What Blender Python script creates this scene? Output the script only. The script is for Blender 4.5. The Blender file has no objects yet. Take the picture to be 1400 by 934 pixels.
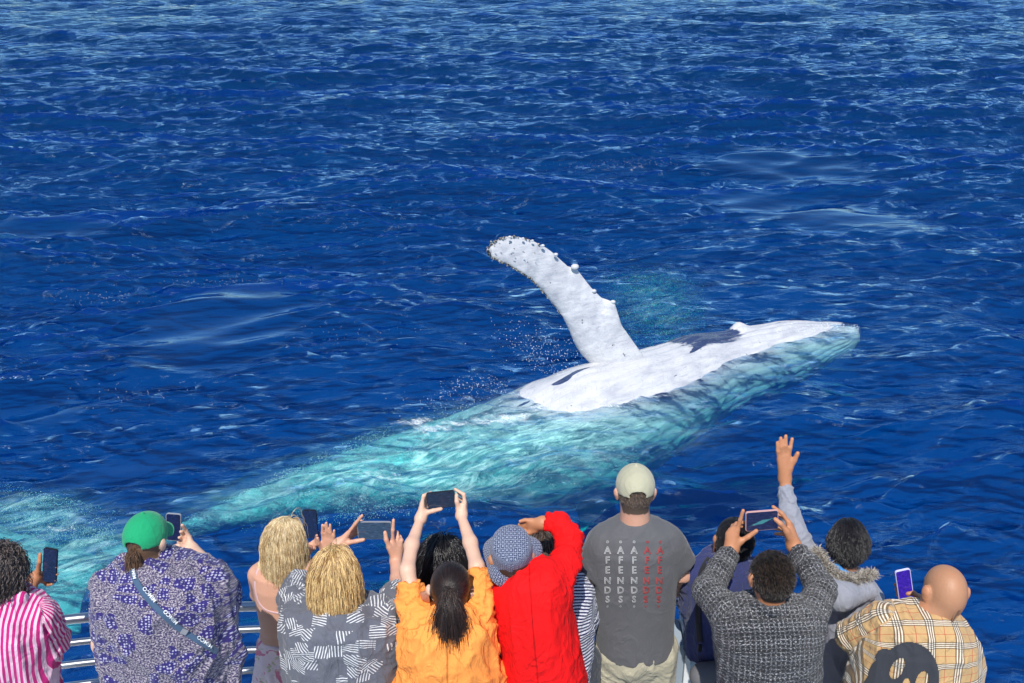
import bpy, math, random
import numpy as np
from mathutils import Vector, Matrix
from mathutils.bvhtree import BVHTree
random.seed(7); rng = np.random.default_rng(11)
sc = bpy.context.scene; COL = sc.collection
R = math.radians

# ------------------------------------------------------------------ camera, sky, sun
CAM_H = 8.0; PITCH = R(24.0); FOC = 1345.0
cam = bpy.data.cameras.new('camera'); cam.lens = 36*FOC/1400; cam.sensor_width = 36
cam.clip_start = 0.05; cam.clip_end = 20000
camo = bpy.data.objects.new('camera', cam); COL.objects.link(camo)
camo.location = (0, 0, CAM_H); camo.rotation_euler = (math.pi/2-PITCH, 0, 0)
sc.camera = camo
SUN_EL, SUN_AZ = R(56), R(-171)      # azimuth clockwise from +y; the sun stands behind the viewer, to the left
world = bpy.data.worlds.new('World'); sc.world = world; world.use_nodes = True
wn = world.node_tree; bg = wn.nodes['Background']
sky = wn.nodes.new('ShaderNodeTexSky'); sky.sky_type = 'NISHITA'; sky.sun_disc = False
sky.sun_elevation = SUN_EL; sky.sun_rotation = SUN_AZ; sky.air_density = 1.0; sky.dust_density = 0.0; sky.ozone_density = 3.0
wn.links.new(sky.outputs[0], bg.inputs[0]); bg.inputs[1].default_value = 0.15
sl = bpy.data.lights.new('sun', 'SUN'); sl.energy = 5.0; sl.angle = R(0.5); sl.color = (1, .955, .89)
so = bpy.data.objects.new('sun', sl); COL.objects.link(so)
sdir = Vector((math.sin(SUN_AZ)*math.cos(SUN_EL), math.cos(SUN_AZ)*math.cos(SUN_EL), math.sin(SUN_EL)))
so.rotation_euler = sdir.to_track_quat('Z', 'Y').to_euler(); so.location = sdir*40
sc.view_settings.view_transform = 'Standard'; sc.view_settings.look = 'None'
sc.view_settings.exposure = 0.08; sc.view_settings.gamma = 1.0
sc.render.engine = 'CYCLES'
sc.cycles.use_denoising = True; sc.cycles.max_bounces = 8; sc.cycles.transparent_max_bounces = 12
sc.cycles.sample_clamp_indirect = 4.0; sc.cycles.sample_clamp_direct = 2.5

# ------------------------------------------------------------------ helpers
cp, sp = math.cos(PITCH), math.sin(PITCH)
def ray(u, v):
    a, b = (u-700)/FOC, -(v-467)/FOC
    return np.array([a, cp+b*sp, -sp+b*cp])
def W(u, v, y):                       # the point at distance y in front of the viewer that the photograph shows at u, v
    d = ray(u, v); return np.array([0, 0, CAM_H])+d*(y/d[1])
def Z(u, v, z):                       # the same at height z
    d = ray(u, v); return np.array([0, 0, CAM_H])+d*((z-CAM_H)/d[2])
def unit(v): v = np.asarray(v, float); return v/(np.linalg.norm(v)+1e-12)

def mesh_np(name, verts, faces, smooth=True):
    m = bpy.data.meshes.new(name)
    verts = np.asarray(verts, np.float32); faces = np.asarray(faces, np.int32)
    nf, k = faces.shape
    m.vertices.add(len(verts)); m.vertices.foreach_set('co', verts.ravel())
    m.loops.add(nf*k); m.loops.foreach_set('vertex_index', faces.ravel())
    m.polygons.add(nf); m.polygons.foreach_set('loop_start', np.arange(0, nf*k, k, dtype=np.int32))
    if smooth: m.polygons.foreach_set('use_smooth', np.ones(nf, bool))
    m.update(calc_edges=True); return m
def attr(m, name, data, kind='FLOAT'):
    a = m.attributes.new(name, kind, 'POINT')
    a.data.foreach_set('value' if kind == 'FLOAT' else 'vector', np.asarray(data, np.float32).ravel())
def link(name, data, mat=None, parent=None, label=None, cat=None, group=None, kind=None, loc=None):
    o = bpy.data.objects.new(name, data); COL.objects.link(o)
    if mat is not None: data.materials.append(mat)
    if parent is not None:
        o.parent = parent; o.location = -Vector(parent.location) if loc is None else loc
    elif loc is not None: o.location = loc
    if label: o['label'] = label
    if cat: o['category'] = cat
    if group: o['group'] = group
    if kind: o['kind'] = kind
    return o
def empty(name, loc, label, cat, group=None):
    o = bpy.data.objects.new(name, None); COL.objects.link(o); o.location = [float(c) for c in loc]
    o.empty_display_size = .1; o['label'] = label; o['category'] = cat
    if group: o['group'] = group
    return o

class NT:                              # small node tree writer
    def __init__(s, name):
        s.m = bpy.data.materials.new(name); s.m.use_nodes = True; s.t = s.m.node_tree
        s.t.nodes.clear(); s.out = s.t.nodes.new('ShaderNodeOutputMaterial')
    def n(s, typ, ins=None, **kw):
        nd = s.t.nodes.new(typ)
        for k, v in kw.items(): setattr(nd, k, v)
        for k, v in (ins or {}).items(): s.set(nd.inputs[k], v)
        return nd
    def set(s, sock, v):
        if hasattr(v, 'outputs'): v = v.outputs[0]
        if isinstance(v, bpy.types.NodeSocket): s.t.links.new(v, sock)
        elif isinstance(v, tuple) and len(v) == 3 and sock.type == 'RGBA': sock.default_value = (*v, 1)
        else: sock.default_value = v
    def math(s, op, a, b=0.0, c=0.0, clamp=False):
        nd = s.n('ShaderNodeMath', operation=op, use_clamp=clamp); s.set(nd.inputs[0], a); s.set(nd.inputs[1], b); s.set(nd.inputs[2], c); return nd.outputs[0]
    def vmath(s, op, a, b=(0, 0, 0)):
        nd = s.n('ShaderNodeVectorMath', operation=op); s.set(nd.inputs[0], a); s.set(nd.inputs[1], b); return nd.outputs[0]
    def ramp(s, f, stops, interp='LINEAR'):
        nd = s.n('ShaderNodeValToRGB', {'Fac': f}); r = nd.color_ramp; r.interpolation = interp
        while len(r.elements) > 1: r.elements.remove(r.elements[0])
        r.elements[0].position = stops[0][0]; c = stops[0][1]; r.elements[0].color = (*c, 1) if isinstance(c, tuple) else (c, c, c, 1)
        for p, c in stops[1:]:
            e = r.elements.new(p); e.color = (*c, 1) if isinstance(c, tuple) else (c, c, c, 1)
        return nd.outputs[0]
    def mix(s, f, a, b, blend='MIX'):
        nd = s.n('ShaderNodeMix', data_type='RGBA', blend_type=blend)
        s.set(nd.inputs[0], f); s.set(nd.inputs[6], a); s.set(nd.inputs[7], b); return nd.outputs[2]
    def noise(s, vec, scale, detail=3, rough=.5, dist=0, dim='3D'):
        nd = s.n('ShaderNodeTexNoise', {'Scale': scale, 'Detail': detail, 'Roughness': rough, 'Distortion': dist}, noise_dimensions=dim)
        s.set(nd.inputs['Vector'], vec); return nd.outputs[0]
    def attr(s, name): return s.n('ShaderNodeAttribute', attribute_name=name)
    def coord(s): return s.n('ShaderNodeTexCoord').outputs['Object']
    def scale(s, vec, sc_, rot=(0, 0, 0)):
        nd = s.n('ShaderNodeMapping', {'Scale': sc_, 'Rotation': rot}); s.set(nd.inputs['Vector'], vec); return nd.outputs[0]
    def bump(s, h, strength, dist=.01, normal=None):
        nd = s.n('ShaderNodeBump', {'Strength': strength, 'Distance': dist, 'Height': h})
        if normal is not None: s.set(nd.inputs['Normal'], normal)
        return nd.outputs[0]
    def pbsdf(s, color, rough=.6, normal=None, **kw):
        nd = s.n('ShaderNodeBsdfPrincipled', {'Base Color': color, 'Roughness': rough})
        if normal is not None: s.set(nd.inputs['Normal'], normal)
        for k, v in kw.items(): s.set(nd.inputs[k], v)
        s.surf(nd); return nd
    def surf(s, nd): s.t.links.new(nd.outputs[0] if hasattr(nd, 'outputs') else nd, s.out.inputs['Surface'])

def simple(name, color, rough=.5, **kw):
    t = NT(name); c = t.coord(); n = t.noise(c, 9, 4)
    col = t.mix(t.math('MULTIPLY', n, .35), color, tuple(x*.6 for x in color))
    t.pbsdf(col, rough, **kw); return t.m

_wf = {}
def wob(P, lam, seed, n=5):            # cheap smooth noise in about -1..1 on points (…,3)
    key = (seed, n)
    if key not in _wf:
        g = np.random.default_rng(seed); d = g.normal(size=(n, 3)); d /= np.linalg.norm(d, axis=1)[:, None]
        _wf[key] = (d*g.uniform(.7, 1.5, (n, 1)), g.uniform(0, 6.28, n), g.normal(size=(n, 3))*.6, g.uniform(0, 6.28, n))
    d, ph, d2, ph2 = _wf[key]; out = 0
    k = 2*math.pi/lam
    for i in range(n):
        out = out+np.sin(k*(P@d[i])+ph[i]+1.3*np.sin(k*(P@d2[i])*.6+ph2[i]))
    return np.clip(out/n*1.4, -.999, .999)
def sstep(a, b, x): t = np.clip((x-a)/(b-a), 0, 1); return t*t*(3-2*t)

# ------------------------------------------------------------------ water surface
# whale stations: (u, v top, v bottom, height of the axis)
WH = [(1175, 446, 465, -.22), (1163, 442, 476, -.30), (1125, 439, 497, -.42), (1085, 437, 522, -.52), (1045, 443, 540, -.56), (1000, 451, 558, -.58),
      (955, 457, 582, -.64), (905, 470, 618, -.72), (855, 484, 655, -.82), (800, 498, 684, -.92), (745, 519, 696, -1.05),
      (690, 543, 700, -1.22), (625, 566, 697, -1.42), (560, 588, 697, -1.50), (490, 613, 702, -1.50), (420, 640, 708, -1.40), (350, 668, 717, -1.3),
      (290, 695, 727, -1.2), (235, 720, 745, -1.15), (185, 738, 766, -1.1), (140, 750, 785, -1.05)]
AX = []; RAD = []
for u, vt, vb, zc in WH:
    a1 = math.atan((vt-467)/FOC); a2 = math.atan((vb-467)/FOC)
    vm = 467+FOC*math.tan((a1+a2)/2)
    c = Z(u, vm, zc); dist = np.linalg.norm(c-np.array([0, 0, CAM_H]))
    AX.append(c); RAD.append(dist*math.sin((a2-a1)/2)*.97)
AX = np.array(AX); RAD = np.array(RAD)

def seg_dist(P, A):                    # distance of 2-D points to a polyline
    best = np.full(len(P), 1e9, np.float32)
    for a, b in zip(A[:-1], A[1:]):
        ab = b-a; t = np.clip(((P-a)@ab)/(ab@ab), 0, 1)
        best = np.minimum(best, np.linalg.norm(P-(a+t[:, None]*ab), axis=1))
    return best

SLICKS = [((300, 440), 150, 62, -8), ((55, 318), 110, 20, -4), ((1060, 222), 150, 26, 4), ((1110, 288), 165, 30, 8), ((60, 560), 70, 30, 0), ((180, 640), 120, 22, -12)]
def build_water():
    f1, f2 = R(90-34), R(90+34)
    ang = np.concatenate([np.linspace(f2-2*math.pi, f1, 60)[:-1], np.linspace(f1, f2, 860)])
    inv = np.linspace(1/7.6, 1/125., 1250); r = 1/inv
    r = np.concatenate([[1.5, 3, 5, 6.5], r, np.geomspace(130, 9000, 46)])
    dr = np.gradient(r)
    RR, TT = np.meshgrid(r, ang, indexing='ij')
    X = (RR*np.cos(TT)).astype(np.float32).ravel(); Y = (RR*np.sin(TT)).astype(np.float32).ravel()
    DR = np.repeat(dr[:, None], len(ang), 1).astype(np.float32).ravel()
    RF = RR.astype(np.float32).ravel()
    P2 = np.stack([X, Y], 1)
    near = (RF < 45)
    dw = np.full(len(X), 99, np.float32); dw[near] = seg_dist(P2[near], AX[:, :2].astype(np.float32))
    wm = 1-sstep(1.2, 4.5, dw)         # 1 over the whale
    calm = np.zeros(len(X), np.float32); edge = np.zeros(len(X), np.float32)
    for (u, v), du, dv, tilt in SLICKS:
        c = Z(u, v, 0)[:2]; ex = Z(u+du, v+math.tan(R(tilt))*du, 0)[:2]-c; ey = (Z(u, v-dv, 0)-Z(u, v+dv, 0))[:2]/2
        M = np.linalg.inv(np.stack([ex, ey], 1)).astype(np.float32)
        q = (P2-c.astype(np.float32))@M.T
        P3 = np.stack([X, Y, X*0], 1)[near|(RF < 90)]
        rr = np.hypot(q[:, 0], q[:, 1]); rr[near|(RF < 90)] += .16*wob(P3, 2.6, 31)+.07*wob(P3, .8, 32)
        calm = np.maximum(calm, 1-sstep(.58, 1.15, rr)); edge = np.maximum(edge, np.exp(-((rr-1.12)/.16)**2))
    g = np.random.default_rng(5); N = 190
    lam = np.exp(np.linspace(math.log(.22), math.log(13), N))*g.uniform(.92, 1.08, N)
    th = np.where(g.random(N) < .6, R(101), R(72))+g.normal(0, 1, N)*np.where(lam > 2.5, R(13), R(24))     # direction of travel
    amp = .0062*lam**.96*np.where(lam > 3.2, .72, 1)*np.where((lam > .3) & (lam < 1.5), 1.65, 1)*np.where(lam > 6, .65, 1)*np.where(lam < .45, .75, 1)
    ph = g.uniform(0, 6.28, N); Zv = np.zeros(len(X), np.float32)
    wx = X+.35*np.sin(Y*.55+1)+.12*np.sin(Y*1.7+X*.9); wy = Y+.35*np.sin(X*.42+.3)+.12*np.sin(X*1.9-Y*.7)
    gust = .85+.32*np.sin(X*.21+1.2*np.sin(Y*.13))*np.sin(Y*.17+.8)
    dx = np.zeros(len(X), np.float32); dy = np.zeros(len(X), np.float32)
    for l, t, a, p in zip(lam, th, amp, ph):
        k = 2*math.pi/l; c, s = math.cos(t), math.sin(t)
        q = (k*(c*wx+s*wy)+p).astype(np.float32)
        att = np.clip((l-1.3*DR)/(1.3*DR), 0, 1)
        if l < 2.2: att = att*(1-calm*(.96 if l < 1.0 else .5))*(1+.8*edge)*gust
        else: att = att*(1-.25*calm)
        att = att*(1-wm*(.30 if l < .8 else .82))
        sn = np.sin(q); Zv += a*att*sn; qc = a*att*np.cos(q)*1.15; dx += c*qc; dy += s*qc
    # water pushed up and dished by the body
    Zv += .05*np.exp(-((dw-2.1)/.7)**2)*(1+np.sin(X*2.1+Y)*.6)
    # foam: along the edge of the body that breaks the surface, the aft splash, and old wake patches
    P3 = np.stack([X, Y, X*0], 1)
    foam = np.zeros(len(X), np.float32)
    m = RF < 60
    p = P3[m]; n1 = wob(p, 1.1, 41)*.5+wob(p, .35, 42)*.5; n2 = wob(p, .16, 43)
    def blob(u, v, du, dv, w, z=0):
        c = Z(u, v, z)[:2]; ex = Z(u+du, v, z)[0]-c[0]; ey = abs(Z(u, v-dv, z)[1]-Z(u, v+dv, z)[1])/2
        return w*np.exp(-(((p[:, 0]-c[0])/ex)**2+((p[:, 1]-c[1])/ey)**2))
    fm = blob(690, 572, 60, 12, .58)+blob(640, 545, 45, 10, .42)+blob(600, 590, 80, 26, .36)+blob(790, 510, 60, 9, .5)+blob(520, 655, 70, 24, .36)
    fm += blob(880, 224, 50, 5, .36)+blob(800, 228, 60, 5, .3)+blob(300, 386, 90, 3.5, .42)+blob(150, 405, 90, 6, .32)+blob(560, 575, 40, 10, .35)+blob(745, 556, 40, 5, .5)+blob(820, 553, 50, 5, .42)+blob(900, 538, 45, 6, .4)+blob(970, 512, 40, 6, .34)+blob(1040, 482, 40, 6, .34)+blob(1110, 462, 40, 6, .4)
    fm += blob(700, 640, 120, 40, .34)+blob(850, 560, 80, 16, .3)+blob(440, 480, 80, 18, .16)+blob(1130, 448, 50, 8, .4)+blob(90, 720, 90, 25, .35)+blob(200, 590, 150, 30, .14)
    foam[m] = np.clip(fm*(1+.45*n1+.3*n2), 0, 1)
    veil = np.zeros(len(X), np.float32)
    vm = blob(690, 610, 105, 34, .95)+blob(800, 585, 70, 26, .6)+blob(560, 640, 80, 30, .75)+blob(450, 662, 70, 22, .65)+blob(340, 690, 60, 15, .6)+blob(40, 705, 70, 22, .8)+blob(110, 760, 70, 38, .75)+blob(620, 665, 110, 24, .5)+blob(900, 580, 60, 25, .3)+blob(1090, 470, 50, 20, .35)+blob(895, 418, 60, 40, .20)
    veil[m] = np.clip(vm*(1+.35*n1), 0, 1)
    Zv = Zv+foam*.03*wob(P3, .25, 44)
    V = np.stack([X+dx, Y+dy, Zv], 1)
    nr, na = len(r), len(ang)
    i = np.arange(nr-1)[:, None]*na; j = np.arange(na-1)[None]
    F = np.stack([i+j, i+na+j, i+na+j+1, i+j+1], -1).reshape(-1, 4)[:, ::1]
    me = mesh_np('water', V, F[:, ::-1] if False else F)
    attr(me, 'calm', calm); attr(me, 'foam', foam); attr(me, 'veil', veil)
    return me

def water_mat():
    t = NT('sea_water'); c = t.coord()
    calm = t.attr('calm').outputs['Fac']; foam = t.attr('foam').outputs['Fac']
    c1 = t.scale(t.scale(c, (1, 1, 1), (0, 0, R(-9))), (.8, 2.3, 1))
    h = t.math('MULTIPLY', t.noise(t.scale(c1, (.75, 1.0, 1)), 1.45, 5, .56, .45), .085)
    h = t.math('ADD', h, t.math('MULTIPLY', t.noise(c1, 11, 3, .6, .4), .008))
    h = t.math('ADD', h, t.math('MULTIPLY', t.noise(c1, .8, 2, .5, .5), .10))
    gust = t.math('MULTIPLY_ADD', t.noise(c, .45, 3, .6), 1.3, .25)
    for lam, hh, deg in ((1.15, .050, 13), (.66, .032, -11), (.85, .030, 31), (.42, .020, 20), (.29, .012, -2), (.52, .018, -30)):
        wv = t.n('ShaderNodeTexWave', {'Scale': .314/lam, 'Distortion': 5.0, 'Detail': 3.0, 'Detail Scale': .45/lam*1.2, 'Detail Roughness': .55, 'Phase Offset': deg*1.7}, wave_type='BANDS', bands_direction='Y', wave_profile='SIN')
        t.set(wv.inputs['Vector'], t.scale(c, (1, 1, 1), (0, 0, R(-deg)))); h = t.math('ADD', h, t.math('MULTIPLY', t.math('MULTIPLY', t.math('POWER', wv.outputs['Fac'], 1.6), hh), gust))
    cs = t.math('SUBTRACT', 1.0, t.math('MULTIPLY', calm, .93))
    bmp = t.n('ShaderNodeBump', {'Distance': 1.0, 'Height': h}); t.set(bmp.inputs['Strength'], t.math('MULTIPLY', cs, 1.0))
    nor = bmp.outputs[0]
    fres = t.n('ShaderNodeFresnel', {'IOR': 1.50}); t.set(fres.inputs['Normal'], nor)
    big = t.noise(c, .12, 3)
    body = t.n('ShaderNodeBsdfDiffuse'); t.set(body.inputs['Color'], t.mix(big, (.005, .105, .55), (.009, .15, .70))); t.set(body.inputs['Normal'], nor)
    see = t.n('ShaderNodeBsdfTransparent', {'Color': (.93, .99, 1)})
    rf = t.n('ShaderNodeBsdfRefraction', {'IOR': 1.16, 'Roughness': .02, 'Color': (.93, .99, 1)}); t.set(rf.inputs['Normal'], nor)
    see2 = t.n('ShaderNodeMixShader', {0: REFR, 1: see, 2: rf})
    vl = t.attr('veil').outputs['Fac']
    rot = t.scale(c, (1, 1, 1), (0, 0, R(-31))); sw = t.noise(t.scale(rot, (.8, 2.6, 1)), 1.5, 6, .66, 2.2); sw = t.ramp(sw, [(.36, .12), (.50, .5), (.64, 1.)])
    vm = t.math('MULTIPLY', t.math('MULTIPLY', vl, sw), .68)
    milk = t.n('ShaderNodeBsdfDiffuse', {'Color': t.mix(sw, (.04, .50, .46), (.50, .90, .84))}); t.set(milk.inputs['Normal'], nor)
    under = t.n('ShaderNodeMixShader', {0: .05, 1: see2, 2: body})
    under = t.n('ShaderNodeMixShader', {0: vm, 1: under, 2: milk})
    gl = t.n('ShaderNodeBsdfGlossy', {'Roughness': .05}); t.set(gl.inputs['Normal'], nor); t.set(gl.inputs['Color'], (.49, .75, 1))
    surf = t.n('ShaderNodeMixShader', {0: fres, 1: under, 2: gl})
    fn = t.noise(c, 4.5, 6, .78, 1.6); fn2 = t.noise(c, 28, 3, .6)
    fx = t.math('ADD', t.math('MULTIPLY', fn, .75), t.math('MULTIPLY', fn2, .25))
    fmask = t.math('SUBTRACT', t.math('MULTIPLY', foam, 1.1), fx)
    fmask = t.math('MULTIPLY', t.math('ADD', fmask, .02), 4.0, clamp=True)
    fmask = t.math('MULTIPLY', fmask, t.ramp(t.noise(c, 45, 3, .7, .8), [(.38, .1), (.60, .8)]))
    fo = t.n('ShaderNodeBsdfDiffuse', {'Color': (.78, .84, .84)})
    fin = t.n('ShaderNodeMixShader', {0: fmask, 1: surf, 2: fo}); t.surf(fin)
    va = t.n('ShaderNodeVolumeAbsorption', {'Color': (.04, .972, .952), 'Density': .55})
    t.t.links.new(va.outputs[0], t.out.inputs['Volume'])
    return t.m
REFR = .13
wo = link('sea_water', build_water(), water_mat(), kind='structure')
t = NT('deep_blue'); t.pbsdf(t.mix(t.noise(t.coord(), .12, 4), (.0004, .043, .255), (.0008, .067, .365)), 1.0, **{'Specular IOR Level': 0.})
sb = mesh_np('upwelling_sheet', [(-9000, -9000, -6.5), (9000, -9000, -6.5), (9000, 9000, -6.5), (-9000, 9000, -14)], [(0, 1, 2, 3)], False)
link('upwelling_backdrop', sb, t.m, kind='structure')  # added blue sheet: its colour stands in for light scattered up from deep water
# ------------------------------------------------------------------ the whale
def resample(A, n):
    s = np.concatenate([[0], np.cumsum(np.linalg.norm(np.diff(AX, axis=0), axis=1))]); q = np.linspace(0, s[-1], n)
    def sm(y):                          # Catmull-Rom through the stations
        m = np.gradient(y, s); i = np.clip(np.searchsorted(s, q)-1, 0, len(s)-2); h = s[i+1]-s[i]; tt = (q-s[i])/h
        return (2*tt**3-3*tt**2+1)*y[i]+(tt**3-2*tt**2+tt)*h*m[i]+(-2*tt**3+3*tt**2)*y[i+1]+(tt**3-tt**2)*h*m[i+1]
    return (np.stack([sm(A[:, k]) for k in range(3)], 1) if A.ndim == 2 else sm(A)), q/s[-1], s[-1]
whale = empty('humpback_whale', AX[9], 'huge humpback whale rolling on its side with one long white flipper raised', 'whale')
def whale_mat():
    t = NT('whale_skin'); c = t.coord(); d = t.attr('dark').outputs['Fac']
    ca = t.scale(c, (1, 1, 1), (0, 0, R(-31))); cl = t.scale(ca, (.9, 7, 7)); ln = t.noise(cl, 1.6, 5, .62, .5)
    n = t.math('ADD', t.math('MULTIPLY', t.noise(c, 2.6, 5, .62, .8), .4), t.math('MULTIPLY', ln, .6)); n2 = t.noise(t.scale(c, (.6, 1, 1), (0, 0, R(30))), 9, 4, .6, .5)
    dm = t.math('ADD', d, t.math('MULTIPLY', t.math('SUBTRACT', n, .5), 2.2)); dm = t.math('ADD', dm, t.math('MULTIPLY', t.math('SUBTRACT', n2, .5), .5))
    dm = t.math('MULTIPLY', t.math('SUBTRACT', dm, .42), 4.0, clamp=True)
    white = t.mix(t.noise(c, 5, 5, .7), (.60, .60, .615), (.50, .505, .52))
    white = t.mix(t.ramp(t.noise(t.scale(ca, (.7, 2.2, 2.2)), 1.3, 5, .65, .8), [(.46, 0.), (.66, .75)]), white, (.36, .37, .41))
    sc1 = t.noise(t.scale(c, (7, 1.2, 3), (.3, .2, R(28))), 3, 4, .7); scr = t.ramp(sc1, [(.60, 0.), (.66, .8), (.69, 0.)])
    white = t.mix(t.math('MULTIPLY', scr, .5), white, (.25, .27, .3))
    v = t.n('ShaderNodeTexVoronoi', {'Scale': 3.4, 'Randomness': 1.0}); t.set(v.inputs['Vector'], c)
    spot = t.ramp(v.outputs['Distance'], [(.045, 1.), (.06, 0.)]); white = t.mix(t.math('MULTIPLY', spot, .7), white, (.10, .10, .10))
    dark = t.mix(n2, (.012, .022, .060), (.050, .075, .17))
    sc2 = t.ramp(t.noise(t.scale(c, (2, 9, 5), (.2, .5, R(25))), 3, 5, .7), [(.63, 0.), (.66, .8), (.68, 0.)])
    dark = t.mix(t.math('MULTIPLY', sc2, .45), dark, (.5, .52, .55))
    col = t.mix(dm, white, dark)
    b = t.bump(t.math('ADD', t.noise(c, 14, 4), t.math('MULTIPLY', ln, 2.0)), .28, .03)
    fine = t.ramp(t.noise(t.scale(ca, (1.2, 16, 16)), 1.5, 4, .6, .6), [(.565, 0.), (.585, .5), (.605, 0.)]); col = t.mix(fine, col, (.22, .23, .27))
    t.pbsdf(col, .26, b, **{'Specular IOR Level': .45}); return t.m
WM = whale_mat()
def build_whale():
    n, m = 360, 200
    A, q, L = resample(AX, n); r, _, _ = resample(RAD, n); r = np.clip(r, .05, None)
    r[0] = .03
    T = np.gradient(A, axis=0); T /= np.linalg.norm(T, axis=1)[:, None]
    up = np.array([0, 0, 1.]); S = np.cross(T, up); S /= np.linalg.norm(S, axis=1)[:, None]; U = np.cross(S, T)
    # S points away from (or to) the boat; th = 0 straight up, positive towards the boat
    if S[n//2][1] > 0: S = -S
    th = np.linspace(0, 2*math.pi, m, endpoint=False)
    TH = th[None].repeat(n, 0); Q = q[:, None].repeat(m, 1)
    thb = (TH+math.pi) % (2*math.pi)-math.pi      # -pi..pi, + towards boat
    rad = r[:, None]*np.ones_like(TH)
    # throat grooves: pleats from chin to navel on the side that faces the boat and the sky
    gm = sstep(.0, .03, Q)*(1-sstep(.40, .50, Q))*sstep(-1.0, -.5, thb)*(1-sstep(2.2, 2.8, thb))
    gr = np.abs(np.sin(thb*13+.4*np.sin(Q*40)))**.6
    rad = rad*(1+0*gm)-.028*gm*(1-gr)
    # jaw corner and the lump behind it on the far upper flank
    def lump(q0, t0, dq, dt, h): return h*np.exp(-((Q-q0)/dq)**2-((thb-t0)/dt)**2)
    rad += lump(.175, -.42, .010, .22, .13)+lump(.255, .0, .03, .5, .06)-lump(.20, -.1, .03, .12, .05)
    P = A[:, None]+rad[..., None]*(np.cos(TH)[..., None]*U[:, None]+np.sin(TH)[..., None]*S[:, None])
    # tail stock flattens sideways
    W0 = P.reshape(-1, 3)
    P = P+(.02*wob(W0, 1.3, 51)+.006*wob(W0, .3, 52)).reshape(n, m)[..., None]*(P-A[:, None])/rad[..., None]
    wet = sstep(-.15, -.6, P[..., 2])*.018
    P = P+(wet*wob(W0, .42, 53).reshape(n, m))[..., None]*(P-A[:, None])/rad[..., None]
    # dark: the back (far side, below), plus a dark flank patch ahead of the flipper
    dark = .5+(np.abs(thb-1.15)-2.05)*1.2
    dark = np.clip(dark, -1, 2)
    front = np.exp(-(np.abs(Q-.235)/.062)**3)
    dark = dark+front*sstep(.60, .22, thb)*1.75*(thb > -1.6)
    dark = dark-1.4*np.exp(-((Q-.175)/.014)**2-((thb+.42)/.2)**2)
    dark = dark-2*sstep(.15, 0, Q)*(thb > -1.0)
    for (q0, t0, dq, dt) in [(.455, .02, .016, .07), (.43, -.12, .02, .05), (.50, .25, .014, .05), (.33, .62, .05, .025), (.12, -.2, .02, .04), (.25, .2, .05, .03)]:
        dark = dark+1.9*np.exp(-((Q-q0)/dq)**2-((thb-t0-(Q-q0)*3)/dt)**2)
    i = np.arange(n-1)[:, None]*m; j = np.arange(m)[None]; j2 = (j+1) % m
    F = np.stack([i+j, i+m+j, i+m+j2, i+j2], -1).reshape(-1, 4)
    V = P.reshape(-1, 3); me = mesh_np('body', V, F); attr(me, 'dark', dark.ravel())
    return me, A, T
bm_, WA, WT = build_whale()
link('body', bm_, WM, whale)

# flukes: two swept blades at the end of the stock
def flukes():
    c = AX[-1]+np.array([-.1, -.05, 0]); rows = 60; cols = 26
    tipA, tipB = Z(-35, 690, -.7), Z(120, 862, -1.5)
    back = unit(AX[-1]-AX[-3]); V = []; D = []
    for si, tip in ((1, tipA), (-1, tipB)):
        for i in range(rows):
            s = i/(rows-1); cen = c+(tip-c)*s+back*(.55*math.sin(s*math.pi)*.5+.1)
            ch = 1.35*(1-s)**.75*(.55+.75*math.sin(min(1, s*2.2+.25)*math.pi*.5))+.02
            th_ = .11*(1-s)+.012
            for j in range(cols):
                a = 2*math.pi*j/cols; x = math.cos(a); y = math.sin(a)
                nz = np.cross(back, unit(tip-c)); nz = nz if nz[2] > 0 else -nz
                V.append(cen+back*(x*ch*.5+ch*.25+.04*math.sin(s*40)*(x > .5))+nz*(y*th_*(1-.75*x if x > 0 else 1)))
                D.append(.1 if nz[2]*y > -.1 else 1)
    V = np.array(V); F = []
    for k in range(2):
        o = k*rows*cols
        for i in range(rows-1):
            for j in range(cols):
                j2 = (j+1) % cols; F.append((o+i*cols+j, o+(i+1)*cols+j, o+(i+1)*cols+j2, o+i*cols+j2))
    V = V+(.05*wob(V, .5, 54)+.03*wob(V, .2, 58))[:, None]*np.array([0, 0, 1]); me = mesh_np('fluke', V, F); attr(me, 'dark', D); return me
link('fluke', flukes(), WM, whale)

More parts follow.
